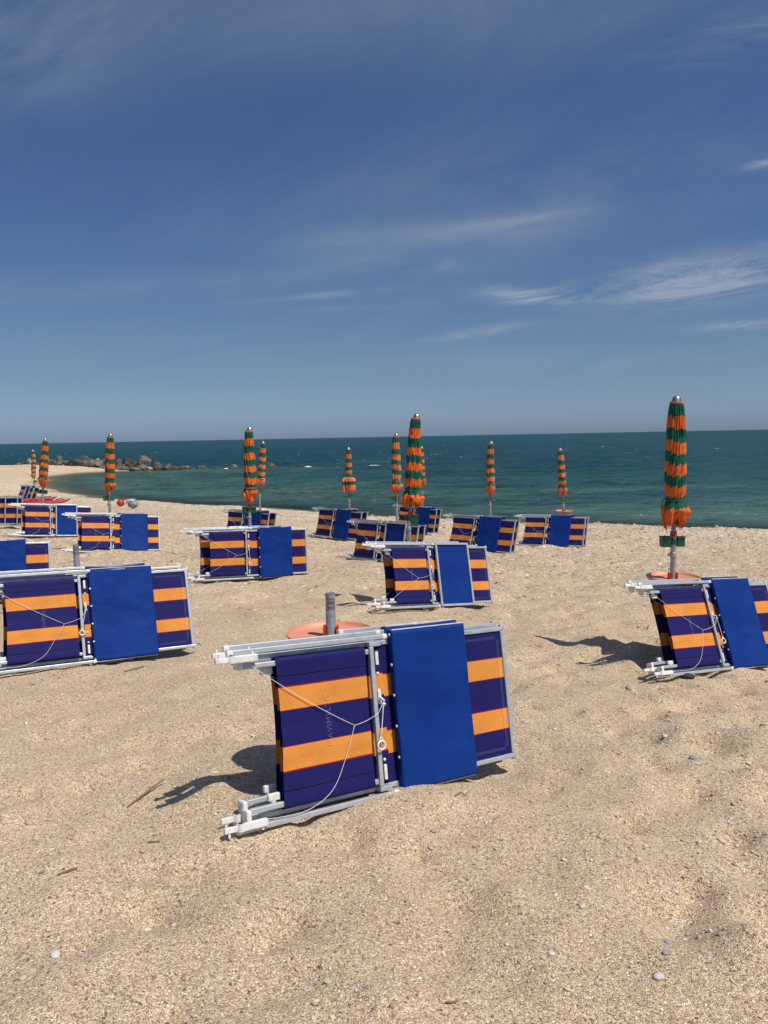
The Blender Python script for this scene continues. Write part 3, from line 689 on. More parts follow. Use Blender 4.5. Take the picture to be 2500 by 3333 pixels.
for k in sorted(LG):
    o, yaw, lean, tilt, t, st = LG[k]; u, v, n, b = basis(yaw, lean, tilt); o = np.array(o)
    if k == 9:
        # seen from the leg side: the far partner of a pair, turned about its long axis
        vr = np.array([0, 0, 1.]) * math.cos(R(10)) - b * math.sin(R(10)) * 0
        root = lounger(mw_from(o + v * W, u, n, -v), t, st, k, False)
        tag(root, LL[k][0], 'sun lounger', GRP); continue
    root = lounger(mw_from(o, u, -n, v), t, st, k, True)
    tag(root, LL[k][0], 'sun lounger', GRP)
    if LL[k][1]:
        d_, su = REAR[k]                      # its partner leans the same way, close behind
        ob = o + b * d_ + u * su
        r2 = copy_tree(root); r2.matrix_world = mw_from(ob, u, -n, v)
        tag(r2, LL[k][1], 'sun lounger', GRP)

# ------------------------------------------------------------------ umbrellas
def canopy(seed, tie=.785, skirt=.115, flare=0.0, rmax=.080, twist=.22, Lc=1.0, pleats=11):
    rnd = np.random.default_rng(seed); nt, nth = 96, 216; skirt *= .94
    s = np.concatenate([np.linspace(0, tie, 60), np.linspace(tie, 1, 37)[1:]]); th = np.linspace(0, 2 * np.pi, nth, endpoint=False)
    Sg, T = np.meshgrid(s, th, indexing='ij')
    body = np.interp(s, [0, .04, .3, .55, tie - .06, tie, tie + .05, tie + .10, min(.97, tie + .15), 1.0], [.048, .054, .072, .082 * rmax / .08, rmax * 1.02, rmax * .86, rmax * 1.12, skirt, skirt * (.90 + flare), skirt * (.62 + flare * 2.2)])
    tw = twist * s ** 1.6 + .03 * np.sin(s * 7 + seed)
    ph = pleats * (T / (2 * np.pi) + tw[:, None] + .09 * vnoise(np.cos(T) * 1.4 + seed, np.sin(T) * 1.4 + Sg * 3, seed) * (s > .1)[:, None])
    kk = np.floor(ph).astype(int) % pleats; f = ph - np.floor(ph)
    wj = rnd.uniform(.6, 1.25, pleats)[kk]; jj = rnd.normal(0, .010, pleats)[kk]
    pk = rnd.uniform(.80, 1.16, pleats)[kk]; below = np.clip((Sg - tie) / .06, 0, 1)
    saw = np.where(f < .84, (f / .84) ** .8, (1 - f) / .16)
    dep = np.interp(s, [0, .1, .5, tie - .02, tie, tie + .08, 1], [.14, .17, .20, .17, .20, .34, .42])[:, None]
    lump = .05 * vnoise(np.cos(T) * 2.2 + seed, np.sin(T) * 2.2 + Sg * 11, seed + 1) + .03 * vnoise(np.cos(T) * 5, np.sin(T) * 5 + Sg * 26, seed + 2)
    r = body[:, None] * (1 + below * (pk - 1)) * (1 + np.interp(s, [0, .05, .25, .45], [.0, .07, .06, .015])[:, None] * np.sin(T * 21 + 5 * Sg)) * (1 - dep * .6 + dep * saw * wj + lump * np.interp(s, [0, .3, 1], [.2, .8, 1.4])[:, None])
    zj = rnd.uniform(-.10, .0, pleats)[kk] + .055 * np.abs(f - .5) * 2
    down = np.clip((Sg - tie) / (1 - tie), 0, 1)
    z = -Lc * Sg - zj * down ** 2 * (1 if flare < .1 else .4)
    lean = .012 * np.sin(Sg * 3 + seed)
    V = np.stack([r * np.cos(T) + lean, r * np.sin(T), z], -1).reshape(-1, 3)
    me = mesh_np('canopy', V, grid_faces(len(s), nth, True)); autosmooth(me, 38)
    grow = np.interp(s, [0, .15, .5, 1], [.004, .016, .040, .03])[:, None] * rnd.choice([-.5, 1., 1., 1.], pleats)[kk] * (1 if twist > 0 else -1) * rnd.uniform(.5, 1.3, pleats)[kk]
    vv = np.clip(Sg + grow * (f - .5) + jj * np.interp(s, [0, .3, 1], [0, 1, 1])[:, None], 0.0, .999)
    if tie < .7: vv = np.clip(Sg, 0, .999) + .008 * (f - .5)
    uvl = me.uv_layers.new(name='UVMap'); li = np.empty(len(me.loops), dtype=np.int32); me.loops.foreach_get('vertex_index', li)
    uv = np.stack([np.zeros(len(li)), vv.ravel()[li]], -1).astype(np.float32); uvl.data.foreach_set('uv', uv.ravel())
    return me
def cup(bm, cx, cy, ax, z0, wid, dep, h):
    # an open moulded cup: outer shell, rim and inner walls
    for sx in (0,):
        x0, x1, y0, y1 = cx - wid / 2, cx + wid / 2, cy - dep / 2, cy + dep / 2
        t = .004
        bm.box(x0, x1, y0, y1, z0, z0 + t, .0015)
        bm.box(x0, x0 + t, y0 + t, y1 - t, z0 + t, z0 + h, .0012).box(x1 - t, x1, y0 + t, y1 - t, z0 + t, z0 + h, .0012)
        bm.box(x0, x1, y0, y0 + t, z0 + t, z0 + h, .0012).box(x0, x1, y1 - t, y1, z0 + t, z0 + h, .0012)
        bm.box(x0 - .005, x1 + .005, y0 - .005, y0 - .0005, z0 + h - .010, z0 + h + .002, .0015).box(x0 - .005, x0 - .0005, y0, y1, z0 + h - .010, z0 + h + .002, .0015).box(x1 + .0005, x1 + .005, y0, y1, z0 + h - .010, z0 + h + .002, .0015)
def umbrella(x, y, zg, top, lean_x, seed, faded=False, cups='both', hue=None, white_tie=False, **kw):
    Ht = top - zg
    mw = Matrix.Translation((x, y, zg + .86)) @ Matrix.Rotation(lean_x / 1.22, 4, 'Y') @ Matrix.Translation((0, 0, -.86))
    root = empty('closed_umbrella', mw)
    c0 = Ht - .045; Lc = kw.pop('Lc', 1.0); zb = c0 - 1.215; zk = c0 - 2.055
    link('pole', MB().lathe([(.0, zb), (.0225, zb), (.0225, zb + .100), (.021, zb + .118), (.0185, zb + .122), (.0185, c0), (0, c0)], 20).mesh('pole', False), m_pole, root)
    autosmooth(root.children[-1].data, 40)
    can = link('canopy', canopy(seed, Lc=Lc, **kw), m_canf if faded else m_can, root); can.location = (0, 0, c0); can.rotation_euler = (0, 0, seed * 1.3)
    cp = MB().lathe([(.0, .052), (.016, .050), (.027, .042), (.034, .028), (.037, .012), (.040, .006), (.040, .0), (0, .0)], 24).mesh('cap'); autosmooth(cp, 50)
    o = link('cap', cp, m_cap, root); o.location = (0, 0, c0 - .004)
    fr = MB().lathe([(.030, -.004), (.050, -.010), (.047, -.002), (.030, .002)], 24).mesh('top_flap'); fr2 = link('top_flap', autosmooth(fr, 50), m_tieo, root); fr2.location = (0, 0, c0 + .001)
    tie = kw.get('tie', .785); rm = kw.get('rmax', .08)
    tb = MB(); n = 40; a = [(math.cos(2 * math.pi * i / n) * rm * .90, math.sin(2 * math.pi * i / n) * rm * .90, .006 * math.sin(2 * math.pi * i / n + seed)) for i in range(n + 1)]
    tb.tube(a, .0048, 6).tube([(rm * .85, -.03, 0), (rm * 1.0, -.045, -.015), (rm * 1.08, -.05, -.05), (rm * 1.1, -.04, -.08)], .0042, 6)
    t_ = link('tie', tb.mesh('tie', True), m_cord if white_tie else (m_tieg if seed % 2 else m_tieo), root); t_.location = (0, 0, c0 - Lc * tie); t_.rotation_euler = (0, 0, seed)
    link('collar', autosmooth(MB().lathe([(.0195, zk + .968), (.0265, zk + .968), (.0265, zk + 1.008), (.0195, zk + 1.008), (.0195, zk + .968)], 20).mesh('collar'), 30), m_redp, root)
    hold = MB().lathe([(.0190, zk + .905), (.029, zk + .905), (.029, zk + .950), (.0190, zk + .950), (.0190, zk + .905)], 20)
    if cups == 'both': cup(hold, -.066, .0, 0, zk + .882, .070, .075, .085); cup(hold, .058, .012, 0, zk + .882, .058, .065, .080)
    elif cups == 'right': cup(hold, .064, 0, 0, zk + .89, .068, .07, .075)
    elif cups == 'deep': cup(hold, .058, .01, 0, zk + .85, .075, .075, .12); cup(hold, -.045, .012, 0, zk + .905, .035, .05, .06)
    link('cup_holder', hold.mesh('cup_holder'), hue or m_green, root)
    return root
CUPZ = 1.128
def base_post(x, y, zg, tray=None, Htop=.862, stump=False, tr=.205):
    root = empty('umbrella_base', Matrix.Translation((x, y, zg)))
    if stump:
        p = MB().lathe([(.0, -.3), (.0235, -.3), (.0235, Htop - .085), (.0225, Htop - .082), (0, Htop - .081)], 24).mesh('post')
        s2 = MB().lathe([(.0205, Htop - .083), (.0225, Htop - .078), (.0225, Htop - .054), (.0212, Htop - .050), (.0225, Htop - .046), (.0225, Htop - .006), (.0205, Htop - .001), (0, Htop)], 24).mesh('post_top')
        o = link('post', autosmooth(p, 40), m_pole, root); link('post_top', autosmooth(s2, 40), m_worn, o)
    else:
        p = MB().lathe([(.0, -.3), (.0215, -.3), (.0215, Htop - .002), (0, Htop - .002)], 24).mesh('post'); link('post', autosmooth(p, 40), m_pole, root)
        cl = MB().lathe([(.0222, Htop - .040), (.0275, Htop - .038), (.0275, Htop - .012), (.024, Htop - .004), (.0222, Htop - .003)], 24).box(-.043, -.0268, -.009, .009, Htop - .036, Htop - .014, .002).mesh('clamp')
        link('clamp', autosmooth(cl, 40), m_pole, root)
    if tray:
        t = MB().lathe([(.026, tray), (tr - .022, tray), (tr - .010, tray + .006), (tr, tray + .022), (tr + .004, tray + .023), (tr + .005, tray + .018), (tr - .006, tray - .002), (tr - .02, tray - .008), (.026, tray - .008), (.026, tray)], 56).mesh('tray')
        to = link('tray', autosmooth(t, 40), m_tray, root)
        for sx in (-1, 1):
            link('bracket', MB().box(sx * .0305 - .0055, sx * .0305 + .0055, -.022, .022, tray + .001, tray + .052, .003).mesh('bracket'), m_redp, to)
    return root
# station: pole x, y, ground z, cap z
ST = {1: (-.26, 3.55), 2: (-2.47, 6.10), 3: (2.36, 6.23), 4: (.28, 8.62), 5: (-1.93, 10.99), 6: (-5.02, 14.03), 7: (-7.54, 16.97), 8: (-13.05, 28.75),
      11: (-2.94, 18.20), 12: (-.83, 18.44), 13: (.23, 13.68), 14: (1.07, 21.22), 15: (2.15, 15.48), 16: (3.99, 17.02)}
BL = {1: "bare grey umbrella post with scuffed top and large salmon tray behind the nearest lounger", 2: "bare grey post stub rising behind the large left-edge lounger",
      3: "umbrella post with round salmon tray at the right edge of the beach", 4: "grey post carrying the tall central umbrella", 5: "grey post of the twisted umbrella left of centre",
      6: "grey post of the umbrella beside the red buoy", 7: "grey post of the umbrella in front of the red boards", 8: "thin post of the farthest umbrella at far left", 11: "post with small red tray behind the twisted umbrella",
      12: "post with red tray of the flared-skirt umbrella", 13: "post of the umbrella just left of the central one", 14: "post of the umbrella hidden behind the central one", 15: "post of the narrow straight umbrella right of centre", 16: "post with orange tray of the rightmost small umbrella"}
TRAY = {1: .675, 3: .622, 11: .69, 12: .67, 16: .69}
UM = [
 (3, 1.88, .006, 3, False, 'both', dict(twist=.26), "large closed umbrella at right edge, green and orange bands, ruffled orange hem above green cups"),
 (4, 1.85, .10, 5, False, 'deep', dict(twist=.24, tie=.80, skirt=.125, rmax=.086), "tallest closed umbrella in the centre, bunched orange skirt above one deep green cup"),
 (5, 1.77, .04, 8, False, 'both', dict(twist=-.34, tie=.81, skirt=.112, rmax=.084), "closed umbrella left of centre with cloth wound diagonally and frayed orange hem"),
 (6, 1.75, .09, 11, False, 'both', dict(twist=.08, tie=.80, skirt=.108), "closed umbrella standing behind the plain blue pad, left of the red buoy"),
 (7, 1.71, .13, 14, False, 'both', dict(twist=.05, tie=.80, skirt=.098, rmax=.09), "closed umbrella in front of the red boards on the left, straight even bands"),
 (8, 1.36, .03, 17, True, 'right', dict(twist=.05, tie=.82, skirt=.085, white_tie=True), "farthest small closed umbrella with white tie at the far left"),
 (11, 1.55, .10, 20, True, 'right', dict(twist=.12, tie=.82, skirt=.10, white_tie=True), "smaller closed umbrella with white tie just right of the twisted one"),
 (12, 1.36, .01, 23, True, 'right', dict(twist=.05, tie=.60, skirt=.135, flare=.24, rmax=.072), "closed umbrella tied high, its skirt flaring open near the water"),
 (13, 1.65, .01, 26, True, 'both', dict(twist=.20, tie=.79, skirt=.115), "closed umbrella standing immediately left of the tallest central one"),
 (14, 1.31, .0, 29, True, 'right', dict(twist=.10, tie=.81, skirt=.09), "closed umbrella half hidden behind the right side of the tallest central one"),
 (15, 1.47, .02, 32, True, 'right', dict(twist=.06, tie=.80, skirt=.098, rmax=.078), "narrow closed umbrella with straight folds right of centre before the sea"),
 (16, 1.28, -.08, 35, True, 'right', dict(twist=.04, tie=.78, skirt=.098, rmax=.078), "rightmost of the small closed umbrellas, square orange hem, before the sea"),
]
TOP = {u_[0]: u_[1] for u_ in UM}
UB = {}
for k, (x, y) in ST.items():
    zg = g1(x, y); UB[k] = zg
    ht = {1: .965, 2: .93}.get(k) or (TOP[k] - zg - .045 - 1.215)
    if k == 1: ht = at(1079, 1928, y)[2] - zg
    if k == 2: ht = at(252, 1772, y)[2] - zg
    tag(base_post(x, y, zg, (at(1079, 2071, 3.55)[2] - zg) if k == 1 else TRAY.get(k), ht, k in (1, 2)), BL[k], 'umbrella base', 'posts for the beach umbrellas')
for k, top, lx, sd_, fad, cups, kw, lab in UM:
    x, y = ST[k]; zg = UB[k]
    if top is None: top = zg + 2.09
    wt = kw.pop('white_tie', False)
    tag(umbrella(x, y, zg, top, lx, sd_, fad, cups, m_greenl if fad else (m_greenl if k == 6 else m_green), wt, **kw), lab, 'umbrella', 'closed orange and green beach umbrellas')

# ------------------------------------------------------------------ breakwater rocks
def rock_nodes(n, b):
    P = n.node('ShaderNodeTexCoord').outputs['Object']; oi = n.node('ShaderNodeObjectInfo')
    v = n.node('ShaderNodeVectorMath', operation='ADD', inp={0: P, 1: n.node('ShaderNodeCombineXYZ', inp={0: n.math('MULTIPLY', oi.outputs['Random'], 40), 1: 0.0, 2: 0.0}).outputs[0]})
    a = n.node('ShaderNodeTexNoise', inp={'Vector': v.outputs[0], 'Scale': 2.2, 'Detail': 8.0, 'Roughness': .68}).outputs['Fac']
    c = n.ramp(a, [(.30, (.040, .037, .034)), (.46, (.10, .091, .080)), (.60, (.195, .178, .155)), (.8, (.29, .26, .22))])
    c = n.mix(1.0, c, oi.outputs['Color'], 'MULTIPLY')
    sp = n.node('ShaderNodeSeparateXYZ', inp={0: n.node('ShaderNodeNewGeometry').outputs['Position']})
    wet = n.maprange(n.math('ADD', sp.outputs[2], n.math('MULTIPLY', a, .25)), WZ + .15, WZ + .42, 1, 0)
    c = n.mix(wet, c, (.035, .033, .016)); n.l.new(c, b.inputs['Base Color'])
    bp = n.node('ShaderNodeBump', inp={'Height': a, 'Strength': .9, 'Distance': .25}); n.l.new(bp.outputs[0], b.inputs['Normal'])
m_rock = mat('rock', (.2, .18, .15), .85, build=rock_nodes)
def rock(px, base, wpx, hpx, Y, seed, col=(1, 1, 1), lab='', peak=0.0, sub=4):
    rn = np.random.default_rng(seed)
    bm = bmesh.new(); bmesh.ops.create_icosphere(bm, subdivisions=sub, radius=1); me = bpy.data.meshes.new('rock'); bm.to_mesh(me); bm.free()
    P = np.empty(len(me.vertices) * 3, dtype=np.float32); me.vertices.foreach_get('co', P); P = P.reshape(-1, 3).astype(float)
    for i in range(15):                                   # chip flat facets off
        d = rn.normal(size=3); d /= np.linalg.norm(d); h = rn.uniform(.46, .82); q = P @ d; P -= np.clip(q - h, 0, None)[:, None] * d * .9
    P *= (1 + .09 * vnoise(P[:, 0] * 2.3 + seed, P[:, 1] * 2.3 + P[:, 2] * 1.9, seed % 30) + .045 * vnoise(P[:, 0] * 6, P[:, 2] * 6 + P[:, 1] * 5, 3))[:, None]
    P[:, 0] += peak * P[:, 2] * .5
    p = at(px, base, Y); wd = wpx / F_PX * Y; hh = hpx / F_PX * Y
    P /= np.abs(P).max(0); hh *= 1.15; P *= np.array([wd * .54, wd * .42, hh * .72]); P[:, 2] += hh * .28
    me.vertices.foreach_set('co', P.astype(np.float32).ravel()); me.update(); autosmooth(me, 30)
    o = link('rock', me, m_rock); o.location = (p[0], p[1], p[2]); o.color = (*col, 1)
    tag(o, lab, 'rock', 'boulders of the breakwater'); return o
GRY, DRK, PAL, MOS, TAN = (1, 1, 1), (.55, .56, .6), (2.5, 2.4, 2.3), (.95, .9, .55), (1.25, 1.15, 1.0)
ROCKS = [
 (59, 1518, 20, 12, 78, MOS, 0, "small mossy rock at the landward tip of the breakwater"), (79, 1517, 30, 15, 78.5, DRK, .2, "dark low rock beside the mossy tip rock"),
 (96, 1509, 16, 21, 80, PAL, 0, "upright white rock left of the farthest umbrella"), (121, 1516, 22, 10, 79, DRK, 0, "dark rock between the two left umbrellas"),
 (152, 1514, 20, 12, 79, GRY, 0, "grey rock just left of the banded umbrella in front of the red boards"), (173, 1513, 26, 14, 78.5, TAN, 0, "tan rock at the foot of the tall pointed rock"),
 (192, 1508, 27, 23, 79.5, GRY, -.1, "tall pointed grey rock left of the dark slab"), (218, 1513, 28, 13, 78.5, TAN, 0, "small pale brown rock beside the dark slab"),
 (212, 1516, 16, 7, 78, PAL, 0, "low whitish rock at the edge of the sand spit"), (248, 1517, 70, 21, 78, DRK, .2, "long dark triangular slab on the sand spit"),
 (281, 1508, 52, 22, 80.5, GRY, 0, "big rounded grey rock behind the dark slab"), (318, 1501, 16, 8, 81, PAL, 0, "small white rock perched among grey ones"),
 (310, 1516, 48, 18, 78.5, TAN, .1, "brown cracked rock right of the dark slab"), (338, 1512, 40, 22, 80, GRY, 0, "grey rock behind the umbrella beside the buoy"),
 (332, 1528, 20, 11, 77, GRY, 0, "small rock at the water's edge where the sand spit ends"), (352, 1531, 26, 12, 76.5, GRY, 0, "low rock in the water behind the buoy umbrella"),
 (388, 1519, 22, 23, 78, TAN, 0, "pale blocky rock just right of the buoy umbrella"), (420, 1521, 50, 27, 78.5, DRK, .1, "dark blocky boulder left of the highest boulder"),
 (466, 1517, 52, 36, 79, GRY, -.1, "highest boulder of the breakwater"), (482, 1514, 36, 34, 80, (.42, .42, .45), -.1, "shadowy overhanging boulder leaning on the highest one"),  # shadowy boulder: its shade is put into the dark tint
 (457, 1523, 16, 22, 77.5, TAN, -.2, "narrow upright stone slab leaning before the highest boulder"), (405, 1535, 36, 21, 76, GRY, .1, "grey boulder at the waterline below the dark blocky one"),
 (441, 1538, 44, 20, 75.5, TAN, 0, "rounded boulder at the waterline with dark wet foot"), (484, 1535, 40, 15, 75.8, PAL, 0, "white flat boulder at the waterline"),
 (515, 1530, 34, 26, 76.5, MOS, -.2, "pointed mossy boulder right of the white one"), (545, 1534, 34, 22, 76, TAN, -.1, "sloping grey boulder near the seaward end"),
 (597, 1537, 70, 19, 75.8, MOS, 0, "long low weed-covered rock at seaward end"), (570, 1529, 30, 13, 77, DRK, 0, "dark wet rock between two sloping ones"), (658, 1532, 46, 15, 76.5, MOS, 0, "small weedy rock awash left of the twisted umbrella"),
 (712, 1532, 34, 13, 76.5, DRK, 0, "dark rock awash with foam"), (762, 1532, 46, 20, 76.5, TAN, 0, "tan rock awash just left of the twisted umbrella"),
 (884, 1532, 38, 30, 76.8, MOS, -.1, "lone pointed rock right of the twisted umbrella"), (960, 1533, 34, 14, 76.8, DRK, 0, "low dark rock of the last pair in the water"), (978, 1532, 30, 20, 77.2, TAN, -.1, "outermost tan rock with foam at its right"),
]
for i, (px, by, wp, hp, Y, c, pk, lab) in enumerate(ROCKS): rock(px, by, wp, hp, Y, 40 + i, c, 'boulder: ' + lab if False else lab, pk)
for i in range(22):
    rq = np.random.default_rng(300 + i); px_ = 140 + i * 19 + rq.uniform(-8, 8); on_sand = px_ < 330
    rock(px_, (1515 if on_sand else 1531) + rq.uniform(-5, 3), rq.uniform(14, 30), rq.uniform(8, 17), 78.8 if on_sand else 76.6, 400 + i, [GRY, TAN, DRK, GRY][i % 4], 'small broken stone wedged among the breakwater boulders', 0, 3)['group'] = 'small stones of the breakwater'
# broken water round the outer rocks: low lumpy white ridges
m_foam = mat('foam', (.82, .85, .87), .8)
def foam(px, py, wpx, hpx, Y, seed):
    p = at(px, py, Y); nu, nv = 40, 8; wd = wpx / F_PX * Y; hh = hpx / F_PX * Y
    a, b = np.meshgrid(np.linspace(-1, 1, nu), np.linspace(-1, 1, nv), indexing='ij')
    env = np.clip(1 - a * a, 0, 1) * np.clip(1 - b * b, 0, 1)
    z = hh * env ** .6 * (.55 + .5 * vnoise(a * 7 + seed, b * 2, seed)) - .03
    me = mesh_np('foam', np.stack([a * wd / 2, b * .35, z], -1).reshape(-1, 3), grid_faces(nu, nv)[:, ::-1]); autosmooth(me, 60)
    o = link('foam', me, m_foam); o.location = (p[0], p[1], WZ); tag(o, None, None, kind='stuff')
for i, f in enumerate([(738, 1530, 24, 2.4, 77), (1003, 1528, 24, 3.5, 77.5), (1216, 1527, 46, 2.2, 78)]): foam(*f, i)

# ------------------------------------------------------------------ red boards, buoy, net bundle
m_board = mat('faded_red_board', (.45, .035, .03), .5, build=lambda n, b: n.l.new(n.mix(n.maprange(n.node('ShaderNodeTexNoise', inp={'Vector': n.node('ShaderNodeTexCoord').outputs['Object'], 'Scale': 3.0, 'Detail': 6.0}).outputs['Fac'], .4, .7, 0, 1), (.46, .04, .035), (.34, .055, .05)), b.inputs['Base Color']))
m_strap = mat('black_strap', (.012, .012, .013), .6)
def board(px, py, Y, length, zt, lab, seed):
    p = at(px, py, Y); mw = mw_from(p, (math.cos(.10), math.sin(.10), zt), (-math.sin(.10), math.cos(.10), 0), (0, 0, 1))
    root = empty('rescue_board', mw); n = 28; rings = []
    b = bmesh.new()
    for i in range(n):
        t = i / (n - 1); x = -length / 2 + length * t; wd = .30 * (1 - abs(2 * t - 1) ** 3.2) + .02; th = .055 * (1 - abs(2 * t - 1) ** 4) + .012; zc = .10 * (2 * t - 1) ** 4 * (t > .5)
        rings.append([b.verts.new((x, wd * math.cos(a), zc + th * math.sin(a))) for a in [2 * math.pi * k / 16 for k in range(16)]])
    for r0, r1 in zip(rings, rings[1:]):
        for k in range(16): b.faces.new((r0[k], r0[(k + 1) % 16], r1[(k + 1) % 16], r1[k]))
    b.faces.new(rings[0][::-1]); b.faces.new(rings[-1])
    bmesh.ops.recalc_face_normals(b, faces=b.faces); me = bpy.data.meshes.new('hull'); b.to_mesh(me); b.free()
    link('hull', autosmooth(me, 50), m_board, root)
    for x in (-.35, .10, .45):
        link('handle', MB().tube([(x - .12, -.05, .045), (x - .11, -.06, .09), (x - .07, -.06, .105), (x + .07, -.06, .105), (x + .11, -.06, .09), (x + .12, -.05, .045)], .014, 8).mesh('handle', True), m_strap, root)
    tag(root, lab, 'rescue board', 'red boards lying on the beach')
board(112, 1628, 25.5, 1.45, .02, "upper faded red board with black handle loops, lying behind the left umbrella", 1)
board(150, 1636, 24.3, 1.5, .03, "lower faded red board with black handle loops, nearer the camera", 2)
YB = 26.5; pb = at(393, 1645, YB); zb = g1(pb[0], pb[1])
m_buoy = mat('weathered_red_buoy', (.6, .06, .02), .45, build=lambda n, b: n.l.new(n.ramp(n.node('ShaderNodeTexNoise', inp={'Vector': n.node('ShaderNodeTexCoord').outputs['Object'], 'Scale': 9.0, 'Detail': 7.0, 'Roughness': .7}).outputs['Fac'], [(.34, (.14, .04, .025)), (.50, (.46, .045, .015)), (.7, (.58, .08, .03))]), b.inputs['Base Color']))
root = empty('buoy', Matrix.Translation((pb[0], pb[1], pb[2] - .035)))
bm_ = MB(); bm_.dome((0, 0, .125), .132, .128, (0, 0, 1), 24); link('float', bm_.mesh('float', True), m_buoy, root)
link('neck', MB().cyl((.08, 0, .215), (.125, 0, .262), .028, .022).mesh('neck'), m_buoy, root)
tag(root, "round weathered red buoy lying on the beach next to the net bundle", 'buoy')
def net_nodes(n, b):
    P = n.node('ShaderNodeTexCoord').outputs['Object']
    v = n.node('ShaderNodeTexVoronoi', feature='DISTANCE_TO_EDGE', inp={'Vector': P, 'Scale': 22.0}); a = n.node('ShaderNodeTexNoise', inp={'Vector': P, 'Scale': 14.0, 'Detail': 5.0}).outputs['Fac']
    n.l.new(n.mix(n.maprange(v.outputs['Distance'], .05, .16, 1, 0), n.ramp(a, [(.35, (.04, .05, .09)), (.55, (.15, .19, .28)), (.7, (.26, .30, .36))]), (.36, .39, .42)), b.inputs['Base Color'])
m_net = mat('blue_grey_net', (.2, .24, .32), .85, build=net_nodes)
pn_ = at(432, 1646, YB + .1); bm = bmesh.new(); bmesh.ops.create_icosphere(bm, subdivisions=4, radius=1); me = bpy.data.meshes.new('net'); bm.to_mesh(me); bm.free()
for v in me.vertices:
    c = v.co; k = 1 + .12 * float(vnoise(np.array([c.x * 3.1]), np.array([c.y * 3 + c.z * 3]), 2)[0]) + .06 * float(vnoise(np.array([c.x * 9]), np.array([c.z * 9 + c.y * 5]), 4)[0]); v.co = (c.x * .175 * k * (1 - .25 * c.z), c.y * .17 * k, c.z * .155 * k + .14)
root = empty('net_bundle', Matrix.Translation((pn_[0], pn_[1], pn_[2] - .06))); link('net', autosmooth(me, 60), m_net, root)
rp = MB()
for q in range(5):
    a0 = q * .9; rp.tube([(-.05 + .17 * math.cos(a0 + i * .5) * (1 - .04 * i), -.06 + .07 * math.sin(a0 + i * .45) - .03, .235 + .055 * math.sin(a0 * 2 + i * .62)) for i in range(13)], .009, 6)
link('rope', rp.mesh('rope', True), m_cord, root)
lp = MB()
for q in range(3): lp.tube([(-.22 + .05 * q + .05 * i, -.10, .12 + .10 * math.sin(i * .5 + q)) for i in range(6)], .012, 6)
link('red_rope', lp.mesh('red_rope', True), mat('maroon_rope', (.16, .03, .03), .8), root)
tag(root, "grey-blue net bundle tied with pale rope, right of the red buoy", 'net')

# ------------------------------------------------------------------ pebbles and beach litter
def ico_np(k):
    q = bmesh.new(); bmesh.ops.create_icosphere(q, subdivisions=k, radius=1); q.verts.ensure_lookup_table()
    v = np.array([v.co[:] for v in q.verts]); f = np.array([[v.index for v in f.verts] for f in q.faces]); q.free(); return v, f
xs, ys, ss = [], [], []
def scatter(n, y0, y1, s0, s1, pw=2.2, cond=None):
    t = rng.random(n * 3); y = np.sqrt(y0 ** 2 + t * (y1 ** 2 - y0 ** 2)); x = (rng.random(n * 3) * 2 - 1) * (.62 * y + .5)
    s = s0 * (1 - rng.random(n * 3) * (1 - (s0 / s1) ** pw)) ** (-1 / pw)
    dens = .5 + .5 * vnoise(x / .5, y / .5, 11) + .35 * np.clip((x + .3) / 1.5, -.6, 1); k = rng.random(n * 3) < np.clip(dens, .08, 1)
    if cond is not None: k &= cond(x, y)
    k = np.flatnonzero(k)[:n]; xs.append(x[k]); ys.append(y[k]); ss.append(s[k])
scatter(26000, 1.35, 4.2, .0016, .013, 2.6); scatter(420, 1.35, 4.5, .005, .013, 2.6)
scatter(1600, 1.35, 4.5, .0034, .009, 2.4); scatter(15000, 4, 9, .0038, .016, 2.6); scatter(14000, 9, 30, .010, .04, 2.6, lambda x, y: (shore_dist(x, y) > 0))
scatter(24000, 15, 45, .014, .05, 2.6, lambda x, y: (shore_dist(x, y) < 5.5) & (ground_base(x, y) > -1.26))
X = np.concatenate(xs); Y = np.concatenate(ys); S = np.concatenate(ss); n = len(X)
Zg = gz(X, Y); rot = rng.random(n) * 6.28; sc = np.stack([S * rng.uniform(.9, 1.5, n), S * rng.uniform(.6, 1.0, n), S * rng.uniform(.28, .6, n)], -1)
tl = rng.normal(0, .25, n)
PVs, PFs, REP, base_i = [], [], [], 0
order = []
for lod, sel in ((2, np.flatnonzero(S / np.maximum(Y, 1) > .0016)), (1, np.flatnonzero(S / np.maximum(Y, 1) <= .0016))):
    IV, IF = ico_np(lod); m_ = len(IV); k_ = len(sel)
    PV = IV[None] * (1 + (.07 if lod == 2 else .14) * rng.normal(size=(k_, m_, 1))) * sc[sel][:, None]
    cr, sr = np.cos(rot[sel])[:, None], np.sin(rot[sel])[:, None]
    px_ = PV[..., 0] * cr - PV[..., 1] * sr; py_ = PV[..., 0] * sr + PV[..., 1] * cr; pz_ = PV[..., 2] + px_ * tl[sel][:, None]
    PVs.append(np.stack([px_ + X[sel][:, None], py_ + Y[sel][:, None], pz_ + (Zg[sel] + sc[sel, 2] * .35)[:, None]], -1).reshape(-1, 3))
    PFs.append((IF[None] + (np.arange(k_) * m_)[:, None, None]).reshape(-1, 3) + base_i); base_i += k_ * m_
    order.append(np.repeat(sel, m_))
PV = np.vstack(PVs); PF = np.vstack(PFs); order = np.concatenate(order)
pm = mesh_np('pebbles', PV, PF)
pal = np.array([(.50, .40, .27), (.56, .45, .31), (.62, .53, .40), (.40, .31, .21), (.66, .61, .53), (.42, .29, .21), (.27, .25, .23), (.50, .47, .42), (.17, .15, .13), (.52, .34, .25)])
ci = rng.choice(10, n, p=[.25, .23, .16, .13, .07, .06, .015, .045, .01, .03]); cc = pal[ci] * rng.uniform(.8, 1.12, (n, 1))
